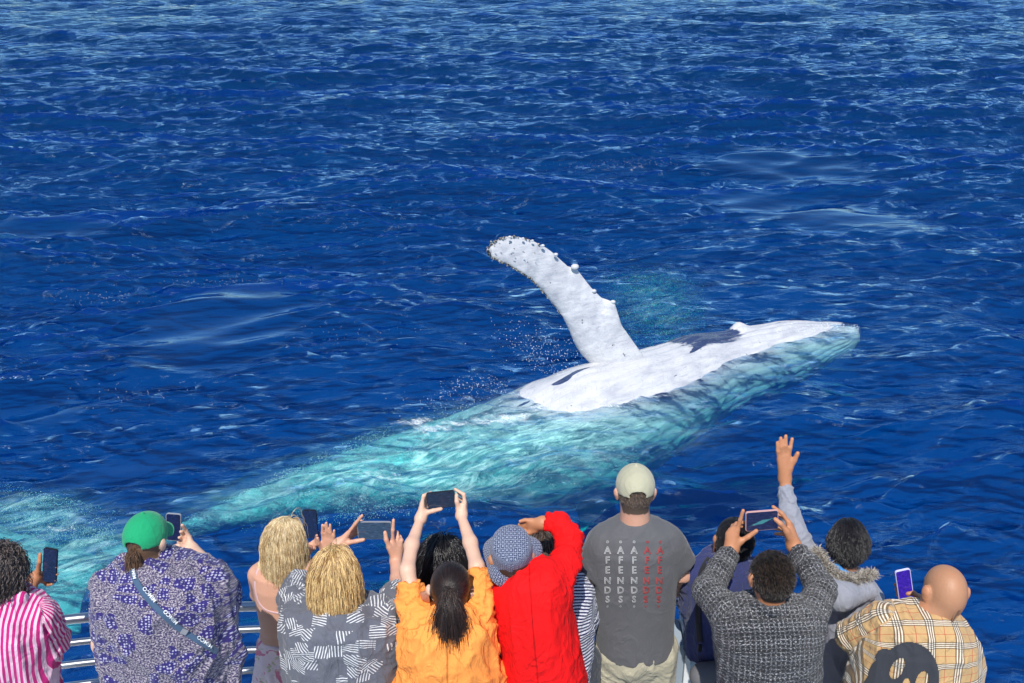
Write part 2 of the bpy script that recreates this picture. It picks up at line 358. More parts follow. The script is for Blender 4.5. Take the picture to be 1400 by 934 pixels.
# raised flipper, outlines read along both edges from tip to root
LE = [(667, 342.6), (670, 351), (681, 356.5), (692.7, 361), (705, 368), (717.4, 375.5), (727, 383), (735.4, 391), (745, 402), (753.4, 413.4), (762, 424), (769, 434), (776, 447), (780.4, 458.4), (786, 471), (793.9, 484), (806, 496), (818, 505), (832, 516)]
RE = [(667, 341), (671, 334), (679, 328.5), (690, 324), (703, 323), (717, 326), (728, 329), (738, 334.5), (747, 339), (757, 346.5), (766, 355), (776, 364), (788, 367), (797, 379), (808, 393), (822, 407), (840, 413), (850, 445), (893, 505)]
def flipper():
    def res(E, n):
        E = np.array(E); s = np.linspace(0, 1, len(E)); q = np.linspace(0, 1, n); return np.stack([np.interp(q, s, E[:, 0]), np.interp(q, s, E[:, 1])], 1)
    n, m = 150, 40; L, Rr = res(LE, n), res(RE, n); V = []; D = []
    yb = AX[8][1]+.10
    for i in range(n):
        s = i/(n-1); y = yb-.55*(1-s)**1.3+.25*math.sin(s*3.1)
        pl, pr = W(*L[i], y+.02), W(*Rr[i], y+.16)
        ctr = (pl+pr)/2; half = (pr-pl)/2; w = np.linalg.norm(half); nrm = unit(np.cross(half, (0, 0, 1) if i < 2 else ctr-prev)); 
        if nrm[1] > 0: nrm = -nrm
        prev = ctr if i < n-1 else prev
        thk = .03+.20*s**1.4; thk = min(thk, w*.8)
        for j in range(m):
            a = 2*math.pi*j/m; x, yv = math.cos(a), math.sin(a)
            prof = thk*(1.0 if x < 0 else 1)*(.9-.35*x)
            bumpn = 1+.0*x
            V.append(ctr+half*x+nrm*yv*prof)
            near_l = max(0, (-x-.93)/.07); tipd = sstep(.09, .0, s)
            D.append(.12+.62*near_l*(.4+.6*sstep(.95, .2, s))+.55*tipd*(abs(x) > .6)+(.7 if yv < -.25 else 0))
    V = np.array(V); V = V+(.014*wob(V, .33, 61)+.006*wob(V, .13, 62))[:, None]*np.array([0, -1, .3])
    F = [(i*m+j, (i+1)*m+j, (i+1)*m+(j+1) % m, i*m+(j+1) % m) for i in range(n-1) for j in range(m)]
    me = mesh_np('flipper', V, F); attr(me, 'dark', D)
    return me, L, Rr, yb
fm_, FL, FR, FYB = flipper()
fo_ = link('flipper', fm_, WM, whale)
# tubercles on the leading edge and barnacles on both edges
def ico(sub=1):
    import bmesh; b = bmesh.new(); bmesh.ops.create_icosphere(b, subdivisions=sub, radius=1)
    V = np.array([v.co[:] for v in b.verts]); F = np.array([[v.index for v in f.verts] for f in b.faces]); b.free(); return V, F
ICV, ICF = ico(1); IC2V, IC2F = ico(2)
def balls(name, C, Rd, squash=None, base=(ICV, ICF), jit=.0):
    BV, BF = base; C = np.asarray(C, float); Rd = np.asarray(Rd, float); n = len(C)
    V = BV[None]*Rd[:, None, None]
    if jit: V = V*(1+jit*rng.normal(size=(n, len(BV), 1)))
    if squash is not None: V = V*np.asarray(squash)[None, None]
    V = V+C[:, None]; F = BF[None]+(np.arange(n)*len(BV))[:, None, None]
    return mesh_np(name, V.reshape(-1, 3), F.reshape(-1, 3))
barn = NT('barnacle_shell'); barn.pbsdf(barn.mix(barn.ramp(barn.noise(barn.coord(), 40, 3), [(.45, 0.), (.6, 1.)]), (.02, .02, .02), (.45, .42, .36)), .8)
cs, rs = [], []
for (u, v, r_) in [(786, 365, .062), (838, 413, .042), (760, 348, .035), (742, 336, .03), (728, 329, .022), (715, 326, .022), (697, 324, .025), (812, 398, .04)]:
    s_ = np.clip((u-667)/226., 0, 1); y = FYB-.55*(1-s_)**1.3+.25*math.sin(s_*3.1)+.12
    cs.append(W(u, v, y)); rs.append(r_)
tb = balls('tubercle', cs, rs, (1.2, 1, .9), (IC2V, IC2F)); attr(tb, 'dark', np.full(len(tb.vertices), .2)); o = link('tubercle', tb, WM, whale); o['kind'] = 'stuff'
cs, rs = [], []
for E, w0 in ((FL, 1.), (FR, .35)):
    for _ in range(int(150*w0)):
        k = int(rng.beta(1, 1.6)*90) if w0 == 1 else int(rng.beta(1, 3)*70)
        s_ = k/149; y = FYB-.55*(1-s_)**1.3+.25*math.sin(s_*3.1)+(.02 if w0 == 1 else .14)
        cs.append(W(E[k][0]+rng.normal()*.7, E[k][1]+rng.normal()*.7, y-.02)); rs.append(rng.uniform(.008, .022))
for (u, v) in [(697, 333), (716, 345), (703, 340), (699, 330), (731, 346), (796, 438), (792, 465), (810, 481), (838, 472), (853, 485), (702, 346), (683, 333), (676, 337)]:
    s_ = np.clip((u-667)/226., 0, 1); y = FYB-.55*(1-s_)**1.3+.25*math.sin(s_*3.1)-.03-.12*s_
    for _ in range(3): cs.append(W(u+rng.normal()*.8, v+rng.normal()*.6, y)); rs.append(rng.uniform(.005, .013))
o = link('barnacle', balls('barnacle', cs, rs, None, (ICV, ICF), .12), barn.m, whale); o['kind'] = 'stuff'
# the other flipper, hanging under water towards the boat
def flipper2():
    a, b = Z(870, 630, -1.8), Z(800, 735, -3.0); n, m = 50, 24; V = []; D = []
    ax = unit(b-a); sd = unit(np.cross(ax, (0, -.5, 1))); nn = np.cross(sd, ax)
    for i in range(n):
        s = i/(n-1); c = a+(b-a)*s+sd*.25*math.sin(s*2.6); w = .52*(1-s**2.2)*(1-.25*s)+.03; th_ = .14*(1-s)+.02
        for j in range(m):
            q = 2*math.pi*j/m; V.append(c+sd*(w*math.cos(q)+.04*math.sin(s*26)*(math.cos(q) > .6))+nn*th_*math.sin(q)); D.append(.1)
    F = [(i*m+j, (i+1)*m+j, (i+1)*m+(j+1) % m, i*m+(j+1) % m) for i in range(n-1) for j in range(m)]
    me = mesh_np('flipper', V, F); attr(me, 'dark', D); return me
link('flipper', flipper2(), WM, whale)

# drops falling from the flipper, and the splash line behind the body
dm_ = NT('water_drop'); dm_.pbsdf((.80, .90, 1.0), .35, **{'Specular IOR Level': .5})
C_, Rr_ = [], []
for _ in range(520):
    u = 745+rng.normal()*34; v = 462+abs(rng.normal())*26+(u-745)*.35+rng.normal()*16
    if v > 512 or u > 815 or v < 385: continue
    C_.append(W(u, v, FYB-.1+rng.normal()*.35)); Rr_.append(rng.uniform(.002, .007))
for _ in range(220):
    s_ = rng.random(); u = 600+s_*110; v = 536-16*math.sin(s_*3.1)+rng.normal()*7+s_*6
    C_.append(Z(u, v, abs(rng.normal())*.12)); Rr_.append(rng.uniform(.002, .007))
for _ in range(500):
    u = rng.uniform(1060, 1175); v = 441+rng.random()*12+abs(u-1110)*.05
    C_.append(Z(u, v, abs(rng.normal())*.06+.03)); Rr_.append(rng.uniform(.002, .008))
for (u0, v0, su, sv, n_) in [(880, 222, 30, 3, 120), (800, 228, 32, 3, 80), (310, 385, 50, 3, 90), (150, 408, 50, 5, 90), (190, 545, 60, 10, 50), (470, 460, 60, 12, 50), (640, 560, 40, 14, 300)]:
    for _ in range(n_):
        C_.append(Z(u0+rng.normal()*su, v0+rng.normal()*sv, .06+abs(rng.normal())*.05)); Rr_.append(rng.uniform(.002, .006))
o = link('splash_drops', balls('splash_drops', C_, Rr_), dm_.m, label='white drops of water flying off the whale and the waves', cat='water drops', kind='stuff')

# clouds of bubbles trapped under the surface around the body and tail
bb = NT('air_bubbles'); bb.pbsdf((.78, .82, .82), .4)
C_, Rr_ = [], []
OV = np.array([(1, 0, 0), (-1, 0, 0), (0, 1, 0), (0, -1, 0), (0, 0, 1), (0, 0, -1)], float); OF = np.array([(0, 2, 4), (2, 1, 4), (1, 3, 4), (3, 0, 4), (2, 0, 5), (1, 2, 5), (3, 1, 5), (0, 3, 5)])
def cloud(u0, v0, su, sv, z0, sz, n_, thr, tilt=0, rmin=.004, rmax=.009):
    n_ = int(n_*1.7); g = rng.normal(size=(n_, 3)); g = g[(np.abs(g) < 1.7).all(1)]; ct, st = math.cos(tilt), math.sin(tilt)
    P = np.array([Z(u0+a*su*ct-b*sv*st, v0+a*su*st+b*sv*ct, min(-.12, z0+c*sz)) for a, b, c in g])
    k = wob(P*np.array([.55, 1.3, .8]), .9, 71)+.6*wob(P, .4, 72) > thr
    P = P[k]; C_.extend(P); Rr_.extend(rng.uniform(rmin, rmax, len(P)))
cloud(900, 425, 38, 32, -1.4, .5, 8000, -.1)
cloud(880, 395, 34, 18, -1.8, .5, 2500, -.1)
cloud(60, 700, 60, 16, -.5, .2, 6000, .0, .25)
cloud(90, 760, 55, 34, -.7, .3, 6000, .1, .5)
cloud(330, 690, 60, 9, -.5, .2, 9000, .1, -.42)
cloud(450, 640, 60, 14, -.5, .25, 9000, .1, -.42)
cloud(560, 640, 70, 30, -.35, .2, 14000, .1, -.3)
cloud(720, 620, 90, 34, -.3, .2, 12000, .2, -.1)
cloud(480, 690, 90, 14, -.8, .3, 8000, .2, -.1)
o = link('bubble_cloud', balls('bubble_cloud', C_, Rr_, None, (OV, OF)), bb.m, label='turquoise streaks of bubbles under the water round the whale', cat='bubbles', kind='stuff')
# ------------------------------------------------------------------ solid modelling by distance fields
class Cap:                             # tapered limb segment
    def __init__(s, a, ra, b, rb, k=.02, cut=False, cuta=False, flat=None, fv=None):
        s.a, s.b, s.ra, s.rb, s.k, s.cut, s.cuta = np.asarray(a, float), np.asarray(b, float), ra, rb, k, cut, cuta
        r = max(ra, rb); s.lo = np.minimum(s.a, s.b)-r; s.hi = np.maximum(s.a, s.b)+r; s.sub = False
    def d(s, X, Y, Zc):
        ab = s.b-s.a; L2 = ab@ab+1e-12
        raw = ((X-s.a[0])*ab[0]+(Y-s.a[1])*ab[1]+(Zc-s.a[2])*ab[2])/L2; t = np.clip(raw, 0, 1)
        dd = np.sqrt((X-s.a[0]-t*ab[0])**2+(Y-s.a[1]-t*ab[1])**2+(Zc-s.a[2]-t*ab[2])**2)-(s.ra+t*(s.rb-s.ra))
        L = math.sqrt(L2)
        if s.cut: dd = np.maximum(dd, (raw-1)*L)
        if s.cuta: dd = np.maximum(dd, -raw*L)
        return dd
    def uv(s, P, off=0):
        ab = s.b-s.a; L = np.linalg.norm(ab); ax = ab/L; t = (P-s.a)@ax
        e1 = unit(np.cross(ax, (0, 1, .01))); e2 = np.cross(ax, e1); q = P-s.a
        an = np.arctan2(q@e1, -(q@e2)*np.sign(e2[1]+1e-9)*-1)
        return np.stack([an*max(s.ra, s.rb), t+off, np.full(len(P), 1.)], 1)
class Ell:
    def __init__(s, c, r, M=None, k=.02, sub=False):
        s.c, s.r, s.k, s.sub = np.asarray(c, float), np.asarray(r, float), k, sub
        s.M = np.eye(3) if M is None else np.asarray(M, float); m = max(r); s.lo = s.c-m; s.hi = s.c+m
    def d(s, X, Y, Zc):
        X, Y, Zc = X-s.c[0], Y-s.c[1], Zc-s.c[2]; M = s.M
        q = [(X*M[i][0]+Y*M[i][1]+Zc*M[i][2])/s.r[i] for i in range(3)]
        k0 = np.sqrt(q[0]**2+q[1]**2+q[2]**2)+1e-9
        k1 = np.sqrt((q[0]/s.r[0])**2+(q[1]/s.r[1])**2+(q[2]/s.r[2])**2)+1e-9
        return k0*(k0-1)/k1
class Loft:                            # trunk or garment body through measured left/right edge points
    def __init__(s, st, k=.03, n=2.3, shrink=0, z0=None):
        L = np.array([a for a, b, d in st]); Rr = np.array([b for a, b, d in st]); s.dp = np.array([d for a, b, d in st])-shrink
        c = (L+Rr)/2; s.w = np.linalg.norm(Rr-L, axis=1)/2-shrink; s.k, s.n, s.sub = k, n, False
        s.w = np.maximum(s.w, .02); s.dp = np.maximum(s.dp, .02)
        ax = c[-1]-c[0]; s.ax = unit(ax); rt = (Rr-L).mean(0); rt = rt-s.ax*(rt@s.ax); s.rt = unit(rt); s.fw = np.cross(s.ax, s.rt)
        s.c0 = c[0]; s.t = (c-s.c0)@s.ax; s.oa = (c-s.c0)@s.rt; s.ob = (c-s.c0)@s.fw
        m = max(s.w.max(), s.dp.max()); s.lo = c.min(0)-m; s.hi = c.max(0)+m
    def d(s, X, Y, Zc):
        X, Y, Zc = X-s.c0[0], Y-s.c0[1], Zc-s.c0[2]
        t = X*s.ax[0]+Y*s.ax[1]+Zc*s.ax[2]; a = X*s.rt[0]+Y*s.rt[1]+Zc*s.rt[2]; b = X*s.fw[0]+Y*s.fw[1]+Zc*s.fw[2]
        w = np.interp(t, s.t, s.w); dp = np.interp(t, s.t, s.dp); a = a-np.interp(t, s.t, s.oa); b = b-np.interp(t, s.t, s.ob)
        g = ((np.abs(a)/w)**s.n+(np.abs(b)/dp)**s.n)**(1/s.n)
        dd = (g-1)*np.minimum(w, dp)
        return np.maximum(dd, np.maximum(t-s.t[-1], -t+s.t[0]))
    def uv(s, P, off=0):
        q = P-s.c0; t = q@s.ax; b = q@s.fw-np.interp(t, s.t, s.ob); wt = sstep(s.t[-1]-.22, s.t[-1]-.08, t)*.9; return np.stack([q@s.rt, t+(b+s.dp.max())*wt, np.zeros(len(P))], 1)

def carve(prims, h, pad=.03):
    lo = np.min([p.lo for p in prims if not p.sub], 0)-pad; hi = np.max([p.hi for p in prims if not p.sub], 0)+pad
    n = np.ceil((hi-lo)/h).astype(int)+1
    G = [np.arange(n[i])*h+lo[i] for i in range(3)]; D = np.full(n, .08, np.float32)
    for p in prims:
        m = .012+p.k+3*h; i0 = np.maximum(np.floor((p.lo-m-lo)/h).astype(int), 0); i1 = np.minimum(np.ceil((p.hi+m-lo)/h).astype(int)+1, n)
        if (i1 <= i0).any(): continue
        sl = tuple(slice(i0[i], i1[i]) for i in range(3))
        d = p.d(G[0][sl[0]][:, None, None], G[1][sl[1]][None, :, None], G[2][sl[2]][None, None, :]).astype(np.float32)
        o = D[sl]
        if p.sub: D[sl] = np.maximum(o, -d)
        else:
            k = max(p.k, 1e-4); hh = np.clip(.5+.5*(o-d)/k, 0, 1); D[sl] = o*(1-hh)+d*hh-k*hh*(1-hh)
    return nets(D, lo, h)
def nets(D, lo, h):
    S = D < 0; n = np.array(D.shape)-1
    cnt = np.zeros(n, np.uint8)
    offs = [(a, b, c) for a in (0, 1) for b in (0, 1) for c in (0, 1)]
    for a, b, c in offs: cnt += S[a:a+n[0], b:b+n[1], c:c+n[2]]
    act = (cnt > 0) & (cnt < 8); I = np.argwhere(act); idx = np.full(n, -1, np.int32); idx[act] = np.arange(len(I))
    acc = np.zeros((len(I), 3)); num = np.zeros(len(I)); i, j, k = I.T
    val = {o: D[i+o[0], j+o[1], k+o[2]] for o in offs}
    for o in offs:
        for ax in range(3):
            if o[ax]: continue
            o2 = list(o); o2[ax] = 1; o2 = tuple(o2); d0, d1 = val[o], val[o2]; m = (d0 < 0) != (d1 < 0)
            t = d0[m]/(d0[m]-d1[m]); p = np.repeat(np.array([o], float), m.sum(), 0); p[:, ax] = t; acc[m] += p; num[m] += 1
    V = (I+acc/num[:, None])*h+lo; F = []
    for ax in range(3):
        sa = [slice(None)]*3; sb_ = [slice(None)]*3; sa[ax] = slice(0, -1); sb_[ax] = slice(1, None)
        A_, B_ = S[tuple(sa)], S[tuple(sb_)]; E = np.argwhere(A_ != B_); b, c = (ax+1) % 3, (ax+2) % 3
        E = E[(E[:, b] > 0) & (E[:, c] > 0) & (E[:, b] < n[b]) & (E[:, c] < n[c])]
        if not len(E): continue
        q = []
        for db, dc in ((-1, -1), (0, -1), (0, 0), (-1, 0)):
            e = E.copy(); e[:, b] += db; e[:, c] += dc; q.append(idx[e[:, 0], e[:, 1], e[:, 2]])
        q = np.stack(q, 1); fl = A_[tuple(E.T)]; q[~fl] = q[~fl][:, ::-1]; F.append(q)
    return V, np.concatenate(F)
def vnormals(V, F):
    n = np.cross(V[F[:, 2]]-V[F[:, 0]], V[F[:, 3]]-V[F[:, 1]]); N = np.zeros_like(V)
    for k in range(4): np.add.at(N, F[:, k], n)
    return N/(np.linalg.norm(N, axis=1)[:, None]+1e-12)
def relax(V, F, it=1, w=.5):
    for _ in range(it):
        S_ = np.zeros_like(V); c = np.zeros(len(V))
        for k in range(4):
            np.add.at(S_, F[:, k], V[F[:, (k+1) % 4]]+V[F[:, (k+3) % 4]]); np.add.at(c, F[:, k], 2)
        V = V*(1-w)+S_/c[:, None]*w
    return V

# ------------------------------------------------------------------ people
DECK = 4.12
def frame(f, up=(0, 0, 1)):
    f = unit(f); r = unit(np.cross(f, up)); u = np.cross(r, f); return r, f, u
def head_prims(c, fr, s=1.0):
    r, f, u = fr; M = np.array([r, f, u]); P = lambda a, b, d: c+s*(a*r+b*f+d*u); q = lambda *x: tuple(s*v for v in x)
    o = [Ell(c, q(.074, .092, .084), M, .02), Ell(P(0, -.022, -.03), q(.064, .072, .068), M, .02), Ell(P(0, .034, -.052), q(.056, .056, .072), M, .02),
         Cap(P(-.042, .012, -.075), .022*s, P(-.014, .074, -.118), .018*s, .02), Cap(P(.042, .012, -.075), .022*s, P(.014, .074, -.118), .018*s, .02),
         Cap(P(0, .088, -.012), .009*s, P(0, .108, -.050), .013*s, .012), Ell(P(0, .082, .004), q(.048, .014, .010), M, .012), Ell(P(0, .086, -.082), q(.024, .012, .009), M, .006)]
    for e in (-1, 1):
        Me = np.array([unit(r*.9*e-f*.45), unit(f*.9+r*.45*e), u])
        o += [Ell(P(e*.082, -.008, -.026), q(.010, .022, .034), Me, .005), Ell(P(e*.088, -.014, -.018), q(.009, .018, .022), Me, .004)]
    return o
def pxp(t): return t if isinstance(t, np.ndarray) else W(*t)
def arm_prims(pts, rad, k=.02): return [Cap(pxp(a), ra, pxp(b), rb, k) for a, b, ra, rb in zip(pts[:-1], pts[1:], rad[:-1], rad[1:])]
def hand_prims(wrist, fingers, fr=.0078, wr=.021):
    w = pxp(wrist); o = []
    for i, f in enumerate(fingers):
        p = [pxp(q) for q in f]; r0 = fr*1.22 if i == 0 else fr*(.86 if i == len(fingers)-1 else 1)
        o.append(Cap(w, wr*(.85 if i else .7), p[0], r0*1.35, .014))
        for a, b, j in zip(p[:-1], p[1:], range(9)): o.append(Cap(a, r0*(1.1-.1*j), b, r0*(1.0-.1*j), .005))
    return o
def skin_mat(name, col, scalp, bald=False):
    t = NT(name); c = t.coord(); n = t.noise(c, 22, 4, .6); n2 = t.noise(c, 150, 3, .7)
    b = t.mix(t.math('MULTIPLY_ADD', n2, .35, t.math('MULTIPLY', n, .75)), tuple(x*f for x, f in zip(col, (1.05, 1.06, 1.08))), tuple(x*f for x, f in zip(col, (.92, .80, .76))))
    s = t.attr('scalp').outputs['Fac']; sc_ = t.math('MULTIPLY', s, .6 if bald else 1.0)
    b = t.mix(sc_, b, scalp)
    t.pbsdf(b, .48, t.bump(n2, .45, .003), **{'Subsurface Weight': .12, 'Subsurface Radius': (.012, .005, .003), 'Subsurface Scale': 1.0, 'Specular IOR Level': .4}); return t.m
FAIR, LIGHT, TAN, BROWN = (.62, .36, .25), (.66, .44, .32), (.48, .225, .115), (.40, .215, .13)

def wrinkle(V, N, uvw, g, amp, seed, vert=.45):
    Q = V*np.array([1, 1, vert]); w = np.where(g == 0, 1., 0.)
    f = (1-np.abs(wob(Q, .17, seed)))**2.2; f2 = (1-np.abs(wob(Q+.05*wob(V, .3, seed+1)[:, None], .085, seed+2)))**2.5
    env = .45+.55*sstep(-.5, .6, wob(V, .30, seed+3))
    U = np.stack([uvw[:, 0]*.5, uvw[:, 1]*1.25, g*.7], 1); fs = (1-np.abs(wob(U+.03*wob(V, .12, seed+6)[:, None], .10, seed+4)))**2.2
    h = w*(f*1.0+f2*.55*env)+(1-w)*(fs*.75)
    return V+N*((h-.45)*amp)[:, None]

def garment(name, parent, mat, stations, sleeves, h=.0065, amp=.010, seed=1, hem=.28, k=.035, extra=(), flare=1.0, n=2.3, noext=False, label=None, sub=(), fix=True):
    st = []
    for s_ in stations:                # ((uL, vL), (uR, vR), y, depth)
        (a, b), (c, d), y, dp = s_; st.append((W(a, b, y), W(c, d, y), dp))
    if not noext:
        a, b, dp = st[0]; m = (a+b)/2; dz = np.array([0, 0, -hem]); st = [(m+(a-m)*flare+dz, m+(b-m)*flare+dz, dp*flare)]+st
    prims = [Loft(st, k, n)]; grp = [prims[0]]; offs = [0]
    for pts, rad in sleeves:
        P = [pxp(p) for p in pts]; L = 0
        for i in range(len(P)-1):
            cp_ = Cap(P[i], rad[i], P[i+1], rad[i+1], k if i == 0 else .02, cut=(i == len(P)-2)); prims.append(cp_); grp.append(cp_); offs.append(L); L += np.linalg.norm(P[i+1]-P[i])
    prims += list(extra)+list(sub)
    V, F = carve(prims, h); V = relax(V, F, 1, .4)
    Dm = np.stack([g.d(V[:, 0], V[:, 1], V[:, 2]) for g in grp], 1)
    for i in range(1, len(grp)):
        if offs[i] == 0: g_ = grp[i]; Dm[:, i] += .3*np.clip(.03-(V-g_.a)@unit(g_.b-g_.a), 0, 1)
    g = Dm.argmin(1)
    uvw = np.zeros((len(V), 3))
    for i, pr in enumerate(grp):
        m = g == i
        if m.any(): uvw[m] = pr.uv(V[m], offs[i])
    V = wrinkle(V, vnormals(V, F), uvw, g, amp, seed)
    me = mesh_np(name, V, F); attr(me, 'pat', uvw, 'FLOAT_VECTOR')
    o = link(name, me, mat, parent, label)
    bd = [c_ for c_ in parent.children if c_.name.startswith('body')]
    if bd and fix:
        B = np.zeros(len(bd[0].data.vertices)*3, np.float32); bd[0].data.vertices.foreach_get('co', B); B = B.reshape(-1, 3).astype(float)
        gd = lambda Q: np.min([g_.d(Q[:, 0], Q[:, 1], Q[:, 2]) for g_ in grp], 0)
        L0 = prims[0]; nk = L0.c0+L0.ax*L0.t[-1]; top_ = ((B-L0.c0)@L0.ax > L0.t[-1]-.02) & (np.linalg.norm(B-nk-L0.rt*L0.oa[-1], axis=1) < L0.w[-1]+.03); near_ = np.zeros(len(B), bool)
        for g_ in grp[1:]:
            if g_.cut: near_ |= (np.linalg.norm(B-g_.b, axis=1) < max(g_.rb*1.5, .05)) | ((((B-g_.b)@unit(g_.b-g_.a)) > -.02) & (g_.d(B[:, 0], B[:, 1], B[:, 2]) < .06))
        for _ in range(2):
            d0 = gd(B); e_ = 1e-3; m = (d0 > -.020) & (d0 < .035) & ~near_ & ~top_
            if not m.any(): break
            Q = B[m]; G = np.stack([gd(Q+np.eye(3)[i]*e_)-gd(Q-np.eye(3)[i]*e_) for i in range(3)], 1); G /= np.linalg.norm(G, axis=1)[:, None]+1e-9
            B[m] = Q-G*(d0[m]+.022)[:, None]
        bd[0].data.vertices.foreach_set('co', B.astype(np.float32).ravel()); bd[0].data.update()
    return o, st, BVHTree.FromPolygons([tuple(v) for v in V], [tuple(f) for f in F]) if seed < 0 or name in ('shirt', 'tee_shirt') else None

def legs(parent, st, mat, shoe, y=None, seed=3, hw=None):
    c = (st[0][0]+st[0][1])/2; x, yy = c[0], c[1]; hz = DECK+.90; k_ = float(np.clip(np.linalg.norm(st[0][1]-st[0][0])/2/.20, .55, 1)); w = .095*k_; pr = []
    for e in (-1, 1):
        hip = (x+e*w, yy, hz); kn = (x+e*(w+.01), yy+.02, DECK+.50); an = (x+e*(w+.02), yy-.02, DECK+.09)
        pr += [Cap(hip, .095*k_, kn, .068, .03), Cap(kn, .068, an, .055, .02, cut=True)]
    pr.append(Ell((x, yy-.01, hz+.02), (.165*k_, .12*k_, .13), None, .04))
    V, F = carve(pr, .012); N = vnormals(V, F); V = wrinkle(V, N, V, np.zeros(len(V)), .012, seed)
    me = mesh_np('trousers', V, F); attr(me, 'pat', V-np.array([x, yy, hz]), 'FLOAT_VECTOR'); link('trousers', me, mat, parent)
    for e in (-1, 1):
        V, F = carve([Cap((x+e*.115, yy-.05, DECK+.045), .042, (x+e*.12, yy+.15, DECK+.035), .034, .01), Cap((x+e*.115, yy-.03, DECK+.07), .045, (x+e*.115, yy-.02, DECK+.11), .04, .02)], .008)
        V[:, 2] = np.maximum(V[:, 2], DECK+.002); link('shoe', mesh_np('shoe', V, F), shoe, parent)

def body(parent, skin, hc, fr, st, arms, s=1.0, h=.005, bald=False, shrink=.022, neckb=None, extra=(), expose=False):
    c = hc; r, f, u = fr; top = (st[-1][0]+st[-1][1])/2; nb = top-np.array([0, -.015, .055]) if neckb is None else neckb
    sh_ = np.array([0, 0, 0. if shrink < .005 else .035]); pr = [Loft([(a_-sh_, b_-sh_, d_) for a_, b_, d_ in st], .04, 2.3, shrink), Cap(nb, .052, c-.028*f*s-.06*u*s, .052*s, .02)]+head_prims(c, fr, s)+list(arms)+list(extra)
    V, F = carve(pr, h); V = relax(V, F, 1, .35)
    # hips and legs, coarser, joined inside the clothes
    cc = (st[0][0]+st[0][1])/2; x, yy = cc[0], cc[1]; hz = DECK+.9; lp = [Cap((x, yy, cc[2]+.03), .06, (x, yy, hz), .06, .03)]
    for e in (-1, 1): lp += [Cap((x+e*.06, yy, hz), .045, (x+e*.085, yy+.02, DECK+.5), .045, .03), Cap((x+e*.085, yy+.02, DECK+.5), .045, (x+e*.11, yy-.02, DECK+.07), .034, .02), Cap((x+e*.11, yy-.03, DECK+.04), .03, (x+e*.115, yy+.13, DECK+.03), .022, .02)]
    V2, F2 = carve(lp, .012); F = np.concatenate([F, F2+len(V)]); V = np.concatenate([V, V2])
    q = (V-c)/s; a, b, d = q@r, q@f, q@u; line = .055+.35*np.clip(d-.02, 0, .05)
    sc_ = sstep(.0, .008, line-b)*sstep(-.055, -.045, d+.055*sstep(-.01, -.05, b))*(np.linalg.norm(q, axis=1) < .125)*(np.abs(a) < .079)
    me = mesh_np('body', V, F); attr(me, 'scalp', sc_); link('body', me, skin, parent)
    return V, F

EYE = None
def eyes(parent, c, fr, s):
    r, f, u = fr; C = [c+s*(e*.031*r+.073*f-.022*u) for e in (-1, 1)]
    t = bpy.data.materials.get('eye_white')
    if t is None: t = simple('eye_white', (.7, .68, .65), .15)
    for q in C: link('eye', balls('eye', [q], [.012*s], None, (IC2V, IC2F)), t, parent)

